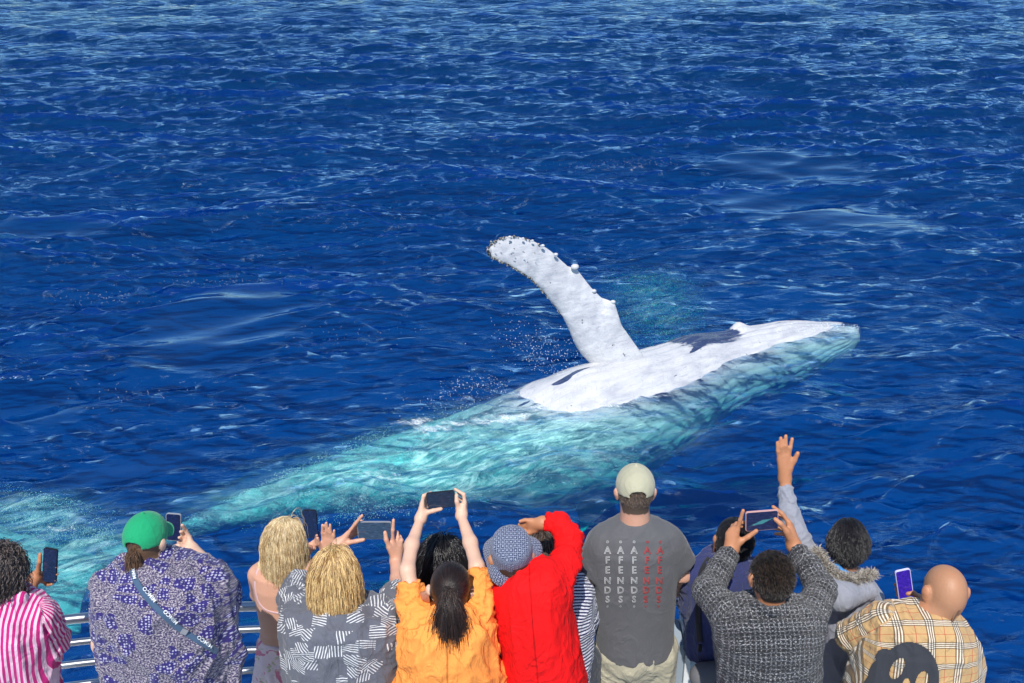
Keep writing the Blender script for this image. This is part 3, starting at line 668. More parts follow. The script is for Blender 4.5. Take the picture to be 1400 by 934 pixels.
def hair_mat(name, c0, c1, rough=.42):
    t = NT(name); hi = t.n('ShaderNodeHairInfo'); n = t.noise(t.coord(), 30, 3)
    f = t.math('MULTIPLY', t.math('ADD', hi.outputs['Random'], n), .5)
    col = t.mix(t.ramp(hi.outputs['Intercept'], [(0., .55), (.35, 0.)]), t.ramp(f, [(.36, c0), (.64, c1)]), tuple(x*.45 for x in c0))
    t.pbsdf(col, rough, **{'Specular IOR Level': .5}); return t.m
def strands(name, parent, mat, c, fr, s, n, length, style='down', K=12, rad=.0011, vol=.18, cols=(), tie=None, tail=(0, -.1, -1), jitter=.12, curl=0, part=0., fmax=.05, umin=-.05, seed=1, grav=.55, spread=.25, lat=1.):
    g = np.random.default_rng(seed); r, f, u = fr; M = np.array([r, f, u]); rr = np.array([.076, .094, .086])*s
    q = g.normal(size=(n*4, 3)); q /= np.linalg.norm(q, axis=1)[:, None]; loc = q*rr
    fl = fmax*s+.35*np.clip(loc[:, 2], 0, .1); ok = (loc[:, 1] < fl) & (loc[:, 2] > umin*s+(.0 if style != 'short' else 0)+.03*s*(loc[:, 1] > -.02*s)); q = q[ok][:n]; loc = loc[ok][:n]; n = len(q)
    lay = 1.02+vol*g.random(n)**1.2; Lg = length*g.uniform(.62 if style == 'down' else .78, 1.05, n)
    nor = q.copy(); P = [loc.copy()]; p = loc.copy(); z = np.array([0, 0, 1.])@M.T; gl = M@np.array([0, 0, -1.])
    away = np.stack([np.tanh((q[:, 0]-part+.12*np.sin(seed+9*q[:, 1]))*3.2)*.5*lat, -.3-.4*np.clip(.5-q[:, 1], 0, 1), 0*q[:, 0]], 1)
    cl = wob(loc, .03*s, seed+9, 4)[:, None]*np.array([1, .4, .2])*jitter
    if style == 'short': d = nor*.24+np.array([.12, -.55, -.45])+.35*np.stack([q[:, 0]*.5, 0*q[:, 0], 0*q[:, 0]], 1)
    elif style == 'brush': d = nor*.35+np.array([.15, -.42, -.3])+g.normal(size=(n, 3))*.12
    else: d = nor*.3+away
    d = d+cl; d /= np.linalg.norm(d, axis=1)[:, None]; K1 = K
    if style == 'pony': K1 = K//2; tl = (M@(np.asarray(tie)-c)); Kt = K-K1
    ph = g.uniform(0, 6.28, n) if curl == 0 or curl > .3 else 5*wob(loc, .09*s, seed+5, 4)+.5*g.normal(size=n); C_l = [(M@(a-c), M@(b-c), rad_) for a, b, rad_ in cols]
    for k in range(1, K+1):
        if style == 'pony' and k <= K1:
            t = k/K1; p = loc*(1-t)+tl*t+.003*g.normal(size=(n, 3))*(1 if k == K1 else 0)
            e = np.linalg.norm(p/rr, axis=1); w = lay**.3*(1-t*.0); p = np.where((e < w)[:, None], p/e[:, None]*w[:, None], p)
            if k == K1: p = tl+g.normal(size=(n, 3))*.008; d = M@unit(tail)+g.normal(size=(n, 3))*spread+cl
        else:
            st = (Lg/(K-K1 if style == 'pony' else K))[:, None]
            if style in ('down', 'pony'): d = d+gl*grav+g.normal(size=(n, 3))*(.045 if 0 < curl < .3 else .09)
            else: d = d+gl*.06+g.normal(size=(n, 3))*.05
            if curl: d = d+curl*np.stack([np.sin(k*1.5+ph), np.cos(k*1.5+ph), .5*np.sin(k*1.1+ph*2)], 1)
            d /= np.linalg.norm(d, axis=1)[:, None]; p = p+d*st
            if style != 'pony':
                e = np.linalg.norm(p/rr, axis=1); p = np.where((e < lay)[:, None], p/e[:, None]*lay[:, None], p)
        for a, b, rc in C_l:
            ab = b-a; tt = np.clip(((p-a)@ab)/(ab@ab), 0, 1)[:, None]; w = p-a-tt*ab; dd = np.linalg.norm(w, axis=1)[:, None]; lim = rc+.006+.012*(lay-1)[:, None]/max(vol, .01)
            p = np.where(dd < lim, a+tt*ab+w/dd*lim, p)
        P.append(p.copy())
    P = np.stack(P, 1); Wd = P@M+c
    hc = bpy.data.hair_curves.new(name); hc.add_curves([K+1]*n)
    hc.attributes['position'].data.foreach_set('vector', Wd.astype(np.float32).ravel())
    ra = hc.attributes.get('radius') or hc.attributes.new('radius', 'FLOAT', 'POINT')
    ra.data.foreach_set('value', np.tile(np.linspace(1, .45, K+1)*rad, n).astype(np.float32))
    return link(name, hc, mat, parent)

def tube(name, pts, r, mat=None, parent=None, nseg=10, label=None, closed=False):
    P = np.array(pts, float); T = np.gradient(P, axis=0); T /= np.linalg.norm(T, axis=1)[:, None]; V = []
    rr = np.full(len(P), r) if np.isscalar(r) else np.array(r)
    for p, t_, q in zip(P, T, rr):
        a = unit(np.cross(t_, (0.01, .02, 1) if abs(t_[2]) < .9 else (1, 0, 0))); b = np.cross(t_, a)
        for j in range(nseg): an = 2*math.pi*j/nseg; V.append(p+q*(a*math.cos(an)+b*math.sin(an)))
    F = [(i*nseg+j, (i+1)*nseg+j, (i+1)*nseg+(j+1) % nseg, i*nseg+(j+1) % nseg) for i in range(len(P)-1) for j in range(nseg)]
    nv = len(V); V += [P[0], P[-1]]
    F += [(nv, (j+1) % nseg, j, j) for j in range(0)]
    me = mesh_np(name, V, F)
    return link(name, me, mat, parent, label)
def rbox(name, o, ax, size, mat, parent, r=.006, seg=4, label=None):     # rounded slab: ax = right, up, normal
    import bmesh
    b = bmesh.new(); bmesh.ops.create_cube(b, size=1)
    for v in b.verts: v.co = Vector((v.co.x*size[0], v.co.y*size[1], v.co.z*size[2]))
    ed = [e for e in b.edges if abs((e.verts[0].co-e.verts[1].co).normalized().z) > .9]
    bmesh.ops.bevel(b, geom=ed, offset=r, segments=seg, profile=.5, affect='EDGES')
    bmesh.ops.bevel(b, geom=[e for e in b.edges if len(e.link_faces) == 2 and e.calc_face_angle() > 1], offset=min(.0012, size[2]*.3), segments=2, profile=.5, affect='EDGES')
    M = Matrix([[ax[0][i], ax[1][i], ax[2][i]] for i in range(3)])
    for v in b.verts: v.co = M@v.co+Vector(o)
    if M.determinant() < 0: bmesh.ops.reverse_faces(b, faces=b.faces)
    me = bpy.data.meshes.new(name); b.to_mesh(me); b.free()
    return link(name, me, mat, parent, label)

def phone(tl, tr, bl, y, label, case, screen, dy=0., notch=True, thick=.009):
    A, B, C = W(tl[0], tl[1], y+dy), W(tr[0], tr[1], y+dy), W(bl[0], bl[1], y)
    rt = unit(B-A); dn = C-A; dn = dn-rt*(dn@rt); up = -unit(dn); nz = np.cross(rt, up)   # towards the viewer
    w, h_ = np.linalg.norm(B-A), np.linalg.norm(dn); o = A+(B-A)/2-up*h_/2
    e = empty('smartphone', o, label, 'phone', 'phones held up to film the whale')
    rbox('phone_case', o, (rt, up, nz), (w, h_, thick), case, e, .010)
    me = rbox('screen', o+nz*(thick/2+.0004), (rt, up, nz), (w-.006, h_-.006, .0012), screen, e, .007)
    rbox('camera_bump', o-nz*(thick/2+.001)+rt*w*.28+up*h_*.33, (rt, up, nz), (.022, .022, .003), case, e, .004)
    return e, me.data, (o, (rt, up, nz), (w, h_))
def screen_mat(name, base, o, ax, wh, bright=.35, whale_=False, dark=False):
    t = NT(name); g = t.n('ShaderNodeNewGeometry').outputs['Position']; q = t.vmath('SUBTRACT', g, tuple(float(x) for x in o))
    def dot(v): nd = t.n('ShaderNodeVectorMath', operation='DOT_PRODUCT'); t.set(nd.inputs[0], q); nd.inputs[1].default_value = tuple(float(x) for x in v); return nd.outputs['Value']
    x, y = dot(ax[0]), dot(ax[1]); cb = t.n('ShaderNodeCombineXYZ'); t.set(cb.inputs[0], t.math('DIVIDE', x, wh[0])); t.set(cb.inputs[1], t.math('DIVIDE', y, wh[1]))
    n = t.noise(t.scale(cb.outputs[0], (2.5, 9, 1)), 2.0, 5, .6, .6); col = t.ramp(n, [(.3, tuple(c*.45 for c in base)), (.6, base), (.75, tuple(min(1, c*2.2+.03) for c in base))])
    if whale_:
        d = t.math('ABSOLUTE', t.math('ADD', t.math('MULTIPLY', t.math('DIVIDE', x, wh[0]), -.45), t.math('ADD', t.math('DIVIDE', y, wh[1]), .05)))
        e = t.math('ABSOLUTE', t.math('DIVIDE', x, wh[0])); m = t.math('SUBTRACT', .12, t.math('ADD', d, t.math('MULTIPLY', e, .28))); m = t.math('MULTIPLY', t.math('ADD', m, t.math('MULTIPLY', t.math('SUBTRACT', n, .5), .15)), 22, clamp=True)
        col = t.mix(m, col, (.10, .42, .50))
    t.pbsdf(t.mix(.5, (.004, .005, .01), (.01, .01, .02)), .08, **{'Emission Color': col, 'Emission Strength': bright}); return t.m

def cloth_mat(name, col, rough=.85, fine=.25, bumps=.5, sheen=.15, vary=.18, seam=False):
    t = NT(name); c = t.coord(); p = t.attr('pat').outputs['Vector']; n = t.noise(c, 7, 4); w = t.noise(c, 420, 2)
    col_ = t.mix(t.math('MULTIPLY', n, vary*2), col, tuple(x*.72 for x in col)) if isinstance(col, tuple) else col(t, p, c)
    h = t.math('ADD', t.math('MULTIPLY', w, fine), t.math('MULTIPLY', t.noise(t.scale(c, (1, 1, .5)), 24, 4, .6, .7), 2.2))
    if seam:
        x_ = t.n('ShaderNodeSeparateXYZ'); t.set(x_.inputs[0], p); l_ = t.ramp(t.math('ABSOLUTE', t.math('ADD', x_.outputs[0], .004)), [(.0012, 1.), (.0035, 0.)])
        col_ = t.mix(t.math('MULTIPLY', l_, .55), col_, tuple(v_*.3 for v_ in col)); h = t.math('SUBTRACT', h, t.math('MULTIPLY', l_, 1.5))
    rg = t.math('ABSOLUTE', t.math('SUBTRACT', t.noise(t.scale(c, (1, 1, .6)), 9, 3, .55, 1.0), .5)); h = t.math('ADD', h, t.math('MULTIPLY', t.ramp(rg, [(0., 1.), (.09, 0.)], 'EASE'), .9))
    t.pbsdf(col_, rough, t.bump(h, bumps, .006), **{'Sheen Weight': sheen, 'Specular IOR Level': .25}); return t.m
def vproj(bvh, u, v, off=.003):
    d = Vector(ray(u, v)).normalized(); h = bvh.ray_cast(Vector((0, 0, CAM_H)), d)
    if h[0] is None: return None
    return np.array(h[0]-d*off)
def strap(name, parent, bvh, pts, width, mat, off=.005, label=None):
    P = []; 
    for a, b in zip(pts[:-1], pts[1:]):
        nn = max(2, int(math.hypot(b[0]-a[0], b[1]-a[1])/4)); P += [(a[0]+(b[0]-a[0])*i/nn, a[1]+(b[1]-a[1])*i/nn) for i in range(nn)]
    P.append(pts[-1]); P = np.array(P, float); P[1:-1] = (P[:-2]+P[1:-1]*2+P[2:])/4; T = np.gradient(P, axis=0); T /= np.linalg.norm(T, axis=1)[:, None]
    V = []; 
    for p, t_ in zip(P, T):
        row = []
        for e in (-1, -.5, 0, .5, 1):
            q = vproj(bvh, p[0]-t_[1]*e*width/2, p[1]+t_[0]*e*width/2, off)
            row.append(q)
        if any(q is None for q in row): continue
        V.append(row)
    V = np.array(V); n = len(V); k = np.ones(5)/5
    for i in range(5):
        for a in range(3):
            s_ = V[:, i, a]; V[:, i, a] = np.convolve(np.pad(s_, 2, mode='edge'), k, 'valid')
    back = V+np.array([0, .004, -.002]); A = np.concatenate([V.reshape(-1, 3), back.reshape(-1, 3)]); F = []
    o = n*5
    for i in range(n-1):
        for j in range(4): a = i*5+j; F.append((a, a+5, a+6, a+1)); F.append((o+a, o+a+1, o+a+6, o+a+5))
        a = i*5; F.append((a, o+a, o+a+5, a+5)); a = i*5+4; F.append((a, a+5, o+a+5, o+a))
    return link(name, mesh_np(name, A, F), mat, parent, label)
def text_px(name, s, bvh, mat, parent, org, right, up, size, outline=False, off=.004, bold=0., warp=None):
    cu = bpy.data.curves.new(name, 'FONT'); cu.body = s; cu.size = 1; cu.align_x = 'CENTER'; cu.align_y = 'CENTER'; cu.resolution_u = 3
    if outline: cu.fill_mode = 'NONE'; cu.bevel_depth = .028; cu.bevel_resolution = 0
    else: cu.offset = bold
    tmp = bpy.data.objects.new('tmp', cu); COL.objects.link(tmp); dg = bpy.context.evaluated_depsgraph_get()
    me = bpy.data.meshes.new_from_object(tmp.evaluated_get(dg)); bpy.data.objects.remove(tmp); bpy.data.curves.remove(cu)
    n = len(me.vertices); co = np.zeros(n*3, np.float32); me.vertices.foreach_get('co', co); co = co.reshape(-1, 3)
    for i in range(n):
        x, y, z = co[i]*size; q = vproj(bvh, org[0]+right[0]*x+up[0]*y, org[1]+right[1]*x+up[1]*y, off+z*.002)
        if q is None: q = co[i-1] if i else np.array([0, 0, 0])
        co[i] = q
    me.vertices.foreach_set('co', co.ravel()); me.update(); me.name = name
    return link(name, me, mat, parent)

def cap_hat(parent, c, fr, s, mat, brim=True, opening=True, name='baseball_cap'):
    r, f, u = fr; M = np.array([r, f, u]); o = c+u*.008*s
    class Low:                          # everything below the rim
        sub = True; k = .001; lo = c-.3; hi = c+.3
        def d(z, X, Y, Zc): return (X-c[0])*u[0]+(Y-c[1])*u[1]+(Zc-c[2])*u[2]+.022*s+.16*((X-c[0])*f[0]+(Y-c[1])*f[1]+(Zc-c[2])*f[2])
    pr = [Ell(o, (.086*s, .106*s, .096*s), M, .01), Cap(o+u*.096*s, .005, o+u*.099*s, .007, .003), Low()]
    if opening: pr.append(Ell(o-f*.10*s-u*.006*s, (.036*s, .05*s, .024*s), M, .001, True))
    pr.append(Ell(c, (.079*s, .098*s, .089*s), M, .001, True))
    V, F = carve(pr, .004); q = V-c; a = np.arctan2(q@r, q@f); pat = np.stack([a, q@u, q@f], 1)
    me = mesh_np(name, V, F); attr(me, 'pat', pat, 'FLOAT_VECTOR'); link(name, me, mat, parent)
    if brim:
        V = []; nu, nv = 22, 9
        for side in (0, 1):
            for i in range(nu):
                a = -1.15+2.3*i/(nu-1)
                for j in range(nv):
                    e = j/(nv-1); base = np.array([math.sin(a)*.086, math.cos(a)*.104]); out = base*(1)+np.array([0, 1])*.056*e*math.cos(a*.95)**.6
                    V.append(c+s*(r*out[0]+f*out[1]+u*(-.006-.012*e-.9*out[0]**2*1.6-side*.003)))
        F = []; o2 = nu*nv
        for i in range(nu-1):
            for j in range(nv-1): a = i*nv+j; F.append((a, a+1, a+nv+1, a+nv)); F.append((o2+a, o2+a+nv, o2+a+nv+1, o2+a+1))
        for i in range(nu-1): a = i*nv+nv-1; F.append((a, o2+a, o2+a+nv, a+nv))
        me = mesh_np('cap_brim', V, F); attr(me, 'pat', np.array(V)*0+.5, 'FLOAT_VECTOR'); link('cap_brim', me, mat, parent)
def cap_mat(name, col):
    def f(t, p, c):
        s_ = t.n('ShaderNodeSeparateXYZ'); t.set(s_.inputs[0], p); a = t.math('ABSOLUTE', t.math('SINE', t.math('MULTIPLY', s_.outputs[0], 3.0)))
        l = t.ramp(a, [(.03, 1.), (.07, 0.)]); b = t.mix(t.noise(c, 12, 4), col, tuple(x*.75 for x in col)); return t.mix(t.math('MULTIPLY', l, .45), b, tuple(x*.5 for x in col))
    return cloth_mat(name, f, .85, .5, .3)
def S(*rows): return list(rows)
# ------------------------------------------------------------------ the boat: deck, hull and rail
steel = NT('polished_steel'); steel.pbsdf(steel.mix(steel.noise(steel.coord(), 5, 3), (.36, .37, .40), (.55, .56, .59)), .28, Metallic=1.0)
white_paint = simple('white_boat_paint', (.75, .77, .78), .35); deck_m = simple('deck_paint', (.30, .33, .36), .8)
RL = [Z(u, v, 5.0) for u, v in [(-330, 905), (-150, 877), (0, 856), (107, 845), (220, 836), (335, 829), (600, 823.5), (930, 820.5), (1120, 822), (1200, 829), (1250, 848), (1300, 890), (1330, 950), (1365, 1060)]]
def curve_pts(P, n=90):
    P = np.array(P); s = P[:, 0]; q = np.linspace(s[0], s[-1], n); return np.stack([q, np.interp(q, s, np.convolve(np.pad(P[:, 1], 1, mode='edge'), [.2, .6, .2], 'valid')), np.full(n, 0.)], 1)
RC = curve_pts(RL)
rail = empty('boat_railing', (0, 3.7, DECK), 'curved stainless steel railing with five horizontal bars along the boat edge', 'railing')
for i, (dz, r_) in enumerate([(0, .024), (.150, .017), (.275, .017), (.40, .017), (.525, .017), (.65, .017)]):
    tube('rail_bar', RC+np.array([0, .02 if i else 0, 5.0-dz]), r_, steel.m, rail)
for x in np.arange(-3.9, float(RC[-1][0])-.1, 1.28):
    y = np.interp(x, RC[:, 0], RC[:, 1])
    tube('post', [(x, y+.022, DECK), (x, y+.022, 4.6), (x, y+.022, 4.99)], .019, steel.m, rail)
boat = empty('tour_boat', (0, 1, 0), 'white tour boat deck under the feet of the passengers', 'boat')
n = len(RC); V = [(p[0], p[1]+.12, z) for z in (DECK, DECK-.16, -.6) for p in RC]
F = [(k*n+i, k*n+i+1, (k+1)*n+i+1, (k+1)*n+i) for k in (0, 1) for i in range(n-1)]
link('hull', mesh_np('hull', V, F, False), white_paint, boat)
Vd = [(p[0], p[1]+.118, DECK) for p in RC]+[(p[0], -6, DECK) for p in RC]
link('deck', mesh_np('deck', Vd, [(i, n+i, n+i+1, i+1) for i in range(n-1)], False), deck_m, boat)
y0 = np.interp(1.0, RC[:, 0], RC[:, 1])
def solid_box(name, lo, hi, mat, parent):
    o = (np.array(lo)+np.array(hi))/2; s_ = np.array(hi)-np.array(lo)
    return rbox(name, o, (np.array([1., 0, 0]), np.array([0, 0, 1.]), np.array([0, -1., 0])), (s_[0], s_[2], s_[1]), mat, parent, .01)
bx = empty('deck_locker', W(926, 905, 3.5), 'pale grey deck locker with white end panel beside the khaki trousers', 'locker')
grey_panel = simple('grey_panel', (.30, .36, .42), .5)
a, b = W(916, 868, 3.55), W(934, 868, 3.55); solid_box('locker_body', (a[0], 3.48, DECK+.004), (b[0]-.002, 3.66, a[2]), grey_panel, bx)
c_ = W(941, 866, 3.55); solid_box('end_panel', (b[0], 3.46, DECK+.004), (c_[0]+.03, 3.67, a[2]+.03), white_paint, bx)

# ------------------------------------------------------------------ fabrics
def sepr(t, p): s_ = t.n('ShaderNodeSeparateXYZ'); t.set(s_.inputs[0], p); return s_.outputs
def pink(t, p, c):
    x = sepr(t, p)[0]; s_ = t.math('SINE', t.math('MULTIPLY', t.math('ADD', x, t.math('MULTIPLY', t.noise(c, 9, 2), .006)), 2*math.pi/.0172))
    return t.ramp(t.math('MULTIPLY_ADD', s_, .5, .5), [(.42, (.74, .50, .60)), (.5, (.60, .03, .24)), (.6, (.50, .012, .17))])
def navy_stripe(t, p, c):
    y = sepr(t, p)[1]; s_ = t.math('SINE', t.math('MULTIPLY', y, 2*math.pi/.0165))
    return t.ramp(t.math('MULTIPLY_ADD', s_, .5, .5), [(.44, (.62, .62, .68)), (.56, (.016, .020, .075))])
def batik(t, p, c):
    w = t.vmath('ADD', p, t.vmath('MULTIPLY', t.n('ShaderNodeTexNoise', {'Vector': p, 'Scale': 22.}).outputs['Color'], (.02, .02, 0)))
    v = t.n('ShaderNodeTexVoronoi', {'Vector': w, 'Scale': 16., 'Randomness': .85}); cell = sepr(t, v.outputs['Color'])
    m = t.math('GREATER_THAN', cell[0], .36); ed = t.n('ShaderNodeTexVoronoi', {'Vector': w, 'Scale': 16., 'Randomness': .85}, feature='DISTANCE_TO_EDGE')
    m = t.math('MULTIPLY', m, t.math('GREATER_THAN', ed.outputs['Distance'], .07))
    d = t.n('ShaderNodeTexVoronoi', {'Vector': p, 'Scale': 95., 'Randomness': .45}).outputs['Distance']; dots = t.ramp(d, [(.28, 1.), (.40, 0.)])
    sp_ = t.ramp(t.noise(p, 165, 2, .6), [(.46, (.045, .035, .09)), (.62, (.42, .37, .40))])
    return t.mix(m, sp_, t.mix(dots, (.026, .018, .13), (.42, .40, .52)))
def ikat(t, p, c):
    v = t.n('ShaderNodeTexVoronoi', {'Vector': p, 'Scale': 17., 'Randomness': .9}, distance='CHEBYCHEV'); cc = sepr(t, v.outputs['Color'])
    ang = t.math('MULTIPLY', cc[1], 3.14159); xy = sepr(t, p)
    q = t.math('ADD', t.math('MULTIPLY', xy[0], t.math('COSINE', ang)), t.math('MULTIPLY', xy[1], t.math('SINE', ang)))
    s_ = t.math('SINE', t.math('MULTIPLY', q, 2*math.pi/.0105)); on = t.math('GREATER_THAN', cc[0], .22)
    near = t.math('LESS_THAN', v.outputs['Distance'], .47)
    m = t.math('MULTIPLY', t.math('MULTIPLY', t.ramp(s_, [(.30, 0.), (.60, 1.)]), on), near)
    return t.mix(m, t.mix(t.noise(c, 8, 3), (.085, .09, .115), (.13, .135, .16)), (.62, .62, .62))
def tweed(t, p, c):
    y = sepr(t, p)[1]; x = sepr(t, p)[0]
    a = t.math('SINE', t.math('MULTIPLY', x, 2*math.pi/.017)); b = t.math('SINE', t.math('MULTIPLY', y, 2*math.pi/.019)); b2 = t.math('SINE', t.math('MULTIPLY', y, 2*math.pi/.075))
    n = t.noise(p, 170, 3, .7); k = t.math('ADD', t.math('MULTIPLY', n, 1.5), t.math('MULTIPLY', t.math('ADD', t.math('MAXIMUM', a, b), t.math('MULTIPLY', b2, .22)), .15))
    return t.ramp(t.math('MULTIPLY', k, .8), [(.60, (.010, .010, .012)), (.74, (.09, .09, .10)), (.90, (.50, .50, .50))])
def plaid(t, p, c):
    def band(x):
        f = t.math('FRACT', t.math('DIVIDE', x, .104)); r_ = lambda st: t.ramp(f, st, 'CONSTANT')
        return (r_([(0, 1.), (.045, 0.), (.085, 1.), (.13, 0.), (.17, 1.), (.215, 0.), (.255, 1.), (.30, 0.)]), r_([(0, 0.), (.045, 1.), (.085, 0.), (.13, 1.), (.17, 0.), (.215, 1.), (.255, 0.)]), r_([(0, 0.), (.64, 1.), (.662, 0.)]))
    xy = sepr(t, p); bx_, by_ = band(t.math('ADD', xy[0], 5.02)), band(t.math('ADD', xy[1], 5.05)); col = t.mix(t.noise(c, 8, 3), (.52, .335, .15), (.44, .27, .115))
    for b_ in (bx_, by_): col = t.mix(t.math('MULTIPLY', b_[2], .75), col, (.38, .03, .02))
    for b_ in (bx_, by_): col = t.mix(t.math('MULTIPLY', b_[1], .62), col, (.80, .76, .66))
    for b_ in (bx_, by_): col = t.mix(t.math('MULTIPLY', b_[0], .66), col, (.012, .012, .018))
    return col
def floral(t, p, c):
    n = t.noise(p, 11, 3, .5, 1.5); n2 = t.noise(t.vmath('ADD', p, (3, 1, 2)), 18, 2, .5, 2)
    col = t.mix(t.ramp(n, [(.56, 0.), (.59, 1.)]), (.84, .64, .64), (.70, .22, .30)); return t.mix(t.ramp(n2, [(.62, 0.), (.64, 1.)]), col, (.55, .50, .30))
def monogram(t, p, c):
    a = t.n('ShaderNodeTexVoronoi', {'Vector': p, 'Scale': 58., 'Randomness': .12}, feature='DISTANCE_TO_EDGE').outputs['Distance']; b = t.n('ShaderNodeTexVoronoi', {'Vector': p, 'Scale': 58., 'Randomness': .12}).outputs['Distance']
    r1 = t.ramp(a, [(.03, 1.), (.07, 0.)]); r2 = t.ramp(b, [(.20, 1.), (.27, 0.)]); r3 = t.ramp(b, [(.09, 0.), (.13, 1.)])
    m = t.math('MAXIMUM', r1, t.math('MULTIPLY', r2, r3)); return t.mix(m, (.030, .040, .095), (.34, .37, .45))
MAT = {'pink': cloth_mat('pink_striped_cotton', pink), 'batik': cloth_mat('blue_print_crepe', batik), 'ikat': cloth_mat('slate_print_cotton', ikat),
       'orange': cloth_mat('orange_cotton', (.93, .315, .065), bumps=.6, sheen=0, seam=True), 'red': cloth_mat('red_jersey', (.84, .004, .005), bumps=.55, sheen=0, seam=True), 'stripe': cloth_mat('navy_striped_knit', navy_stripe),
       'tee': cloth_mat('washed_grey_jersey', (.105, .105, .112), bumps=.35), 'navy': cloth_mat('navy_sweat_fabric', (.030, .038, .125)), 'tweed': cloth_mat('black_white_tweed', tweed, bumps=.8, fine=1.2),
       'hood': cloth_mat('pale_grey_padding', (.27, .28, .325)), 'plaid': cloth_mat('tan_checked_cotton', plaid), 'khaki': cloth_mat('khaki_twill', (.40, .37, .27)),
       'floral': cloth_mat('pink_floral_viscose', floral), 'jeans': cloth_mat('pale_blue_denim', (.42, .55, .68)), 'dark': cloth_mat('dark_trouser_cloth', (.04, .045, .06)), 'purple': cloth_mat('purple_knit', (.10, .035, .22)),
       'greencap': cap_mat('green_cap_twill', (.010, .34, .14)), 'khakicap': cap_mat('stone_cap_twill', (.46, .44, .31)), 'mono': cloth_mat('woven_hat_canvas', monogram, fine=.8)}
shoe_m = simple('dark_shoe_leather', (.04, .04, .045), .5)
phone_black = simple('black_phone_case', (.012, .013, .018), .25); phone_pink = simple('pink_phone_case', (.55, .32, .30), .3); phone_lilac = simple('lilac_phone_case', (.62, .60, .80), .3); phone_silver = simple('silver_phone_case', (.5, .5, .52), .25, Metallic=.6)
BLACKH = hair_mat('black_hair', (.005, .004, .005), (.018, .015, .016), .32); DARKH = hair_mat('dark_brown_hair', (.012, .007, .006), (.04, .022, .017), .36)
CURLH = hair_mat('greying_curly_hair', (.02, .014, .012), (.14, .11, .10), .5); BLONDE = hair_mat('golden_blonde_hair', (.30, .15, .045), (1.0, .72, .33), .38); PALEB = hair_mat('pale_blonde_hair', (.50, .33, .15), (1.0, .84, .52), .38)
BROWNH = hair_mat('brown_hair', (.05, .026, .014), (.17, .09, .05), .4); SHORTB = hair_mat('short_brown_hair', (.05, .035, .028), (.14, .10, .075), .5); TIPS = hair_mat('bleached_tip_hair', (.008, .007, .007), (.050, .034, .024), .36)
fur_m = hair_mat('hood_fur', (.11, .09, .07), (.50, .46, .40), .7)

def start(u, y, label):
    p = W(u, 800, y); return empty('person', (p[0], y, DECK), label, 'person', 'people lined up at the boat rail')
def auto_hand(w, d, n, side, curl=.5, s=1.0):
    w = np.asarray(w, float); d = unit(d); n = unit(n); l = np.cross(d, n)*side; out = []
    th = [w+d*.03+l*.025, w+d*.065+l*.055, w+d*.09+l*.065]; out.append(th)
    for k, (off, L) in enumerate([(.028, .075), (.010, .083), (-.010, .077), (-.028, .062)]):
        b = w+d*.092+l*off; q = [b]; a = 0
        for seg_ in (.45, .30, .25): a += curl; q.append(q[-1]+(d*math.cos(a)+n*math.sin(a))*L*seg_)
        out.append(q)
    return hand_prims(w, out)
def person(u, y, label, head, fwd, up=(0, 0, 1), s=1.0, skin='fair', tors=(), arms=(), hands=(), hair=(.02, .015, .01), bald=False, leg='dark', expose=False, extra=(), shrink=.022, shirt=None):
    p = start(u, y, label); hc = W(*head); fr = frame(fwd, up)
    st = [(W(a[0], a[1], yy), W(b[0], b[1], yy), dp) for a, b, yy, dp in tors]
    a_, b_, dp = st[0]; m = (a_+b_)/2; st0 = [(m+(a_-m)*.7-np.array([0, 0, .2]), m+(b_-m)*.7-np.array([0, 0, .2]), dp*.6)]+([(a_*.8+m*.2, b_*.8+m*.2, dp*.7)] if not expose else [st[0]])+st[1:]
    ex = list(extra)
    for pts, rad in arms: ex += arm_prims(pts, rad)
    for h_ in hands: ex += h_
    sk = skin_mat({'fair': 'fair_skin', 'light': 'light_skin', 'tan': 'tanned_skin', 'brown': 'brown_skin'}[skin], {'fair': FAIR, 'light': LIGHT, 'tan': TAN, 'brown': BROWN}[skin], hair, bald)
    body(p, sk, hc, fr, st0, ex, s, bald=bald, shrink=shrink if not expose else 0); eyes(p, hc, fr, s)
    if leg: legs(p, st0, MAT[leg], shoe_m)
    return p, hc, fr, st0
A3 = (.048, .040, .030, .024)

# --- woman in the pink striped shirt, at the left edge
T_ = S(((-64, 934), (74, 934), 2.95, .15), ((-66, 888), (74, 888), 2.95, .15), ((-62, 848), (70, 848), 2.95, .145), ((-50, 826), (58, 826), 2.95, .12), ((-32, 814), (38, 814), 2.95, .09), ((-20, 808), (24, 808), 2.95, .07))
p, hc, fr, st = person(5, 2.95, 'person with curly greying dark hair in a pink and white striped shirt', (-8, 778, 2.97), (.5, .8, -.3), s=.92, skin='tan', tors=T_, hair=(.03, .02, .02),
    arms=[(((56, 845, 2.95), (72, 884, 3.08), (35, 812, 3.25), (47, 790, 3.32)), (.046, .040, .034, .025))], shrink=.03,
    hands=[hand_prims((48, 790, 3.32), [[(52, 780, 3.32), (54, 768, 3.31), (55, 758, 3.32)], [(60, 784, 3.35), (70, 782, 3.36), (77, 775, 3.33)], [(60, 788, 3.35), (70, 790, 3.36), (78, 785, 3.33)], [(59, 791, 3.35), (68, 796, 3.36), (76, 793, 3.33)], [(57, 794, 3.34), (64, 800, 3.35), (71, 799, 3.33)]])])
garment('shirt', p, MAT['pink'], T_, [(((54, 842, 2.95), (70, 874, 3.0), (66, 892, 3.02)), (.070, .068, .060))], seed=101, amp=.014, extra=[Cap(W(-24, 815, 2.93), .02, W(28, 817, 2.93), .02, .02)])
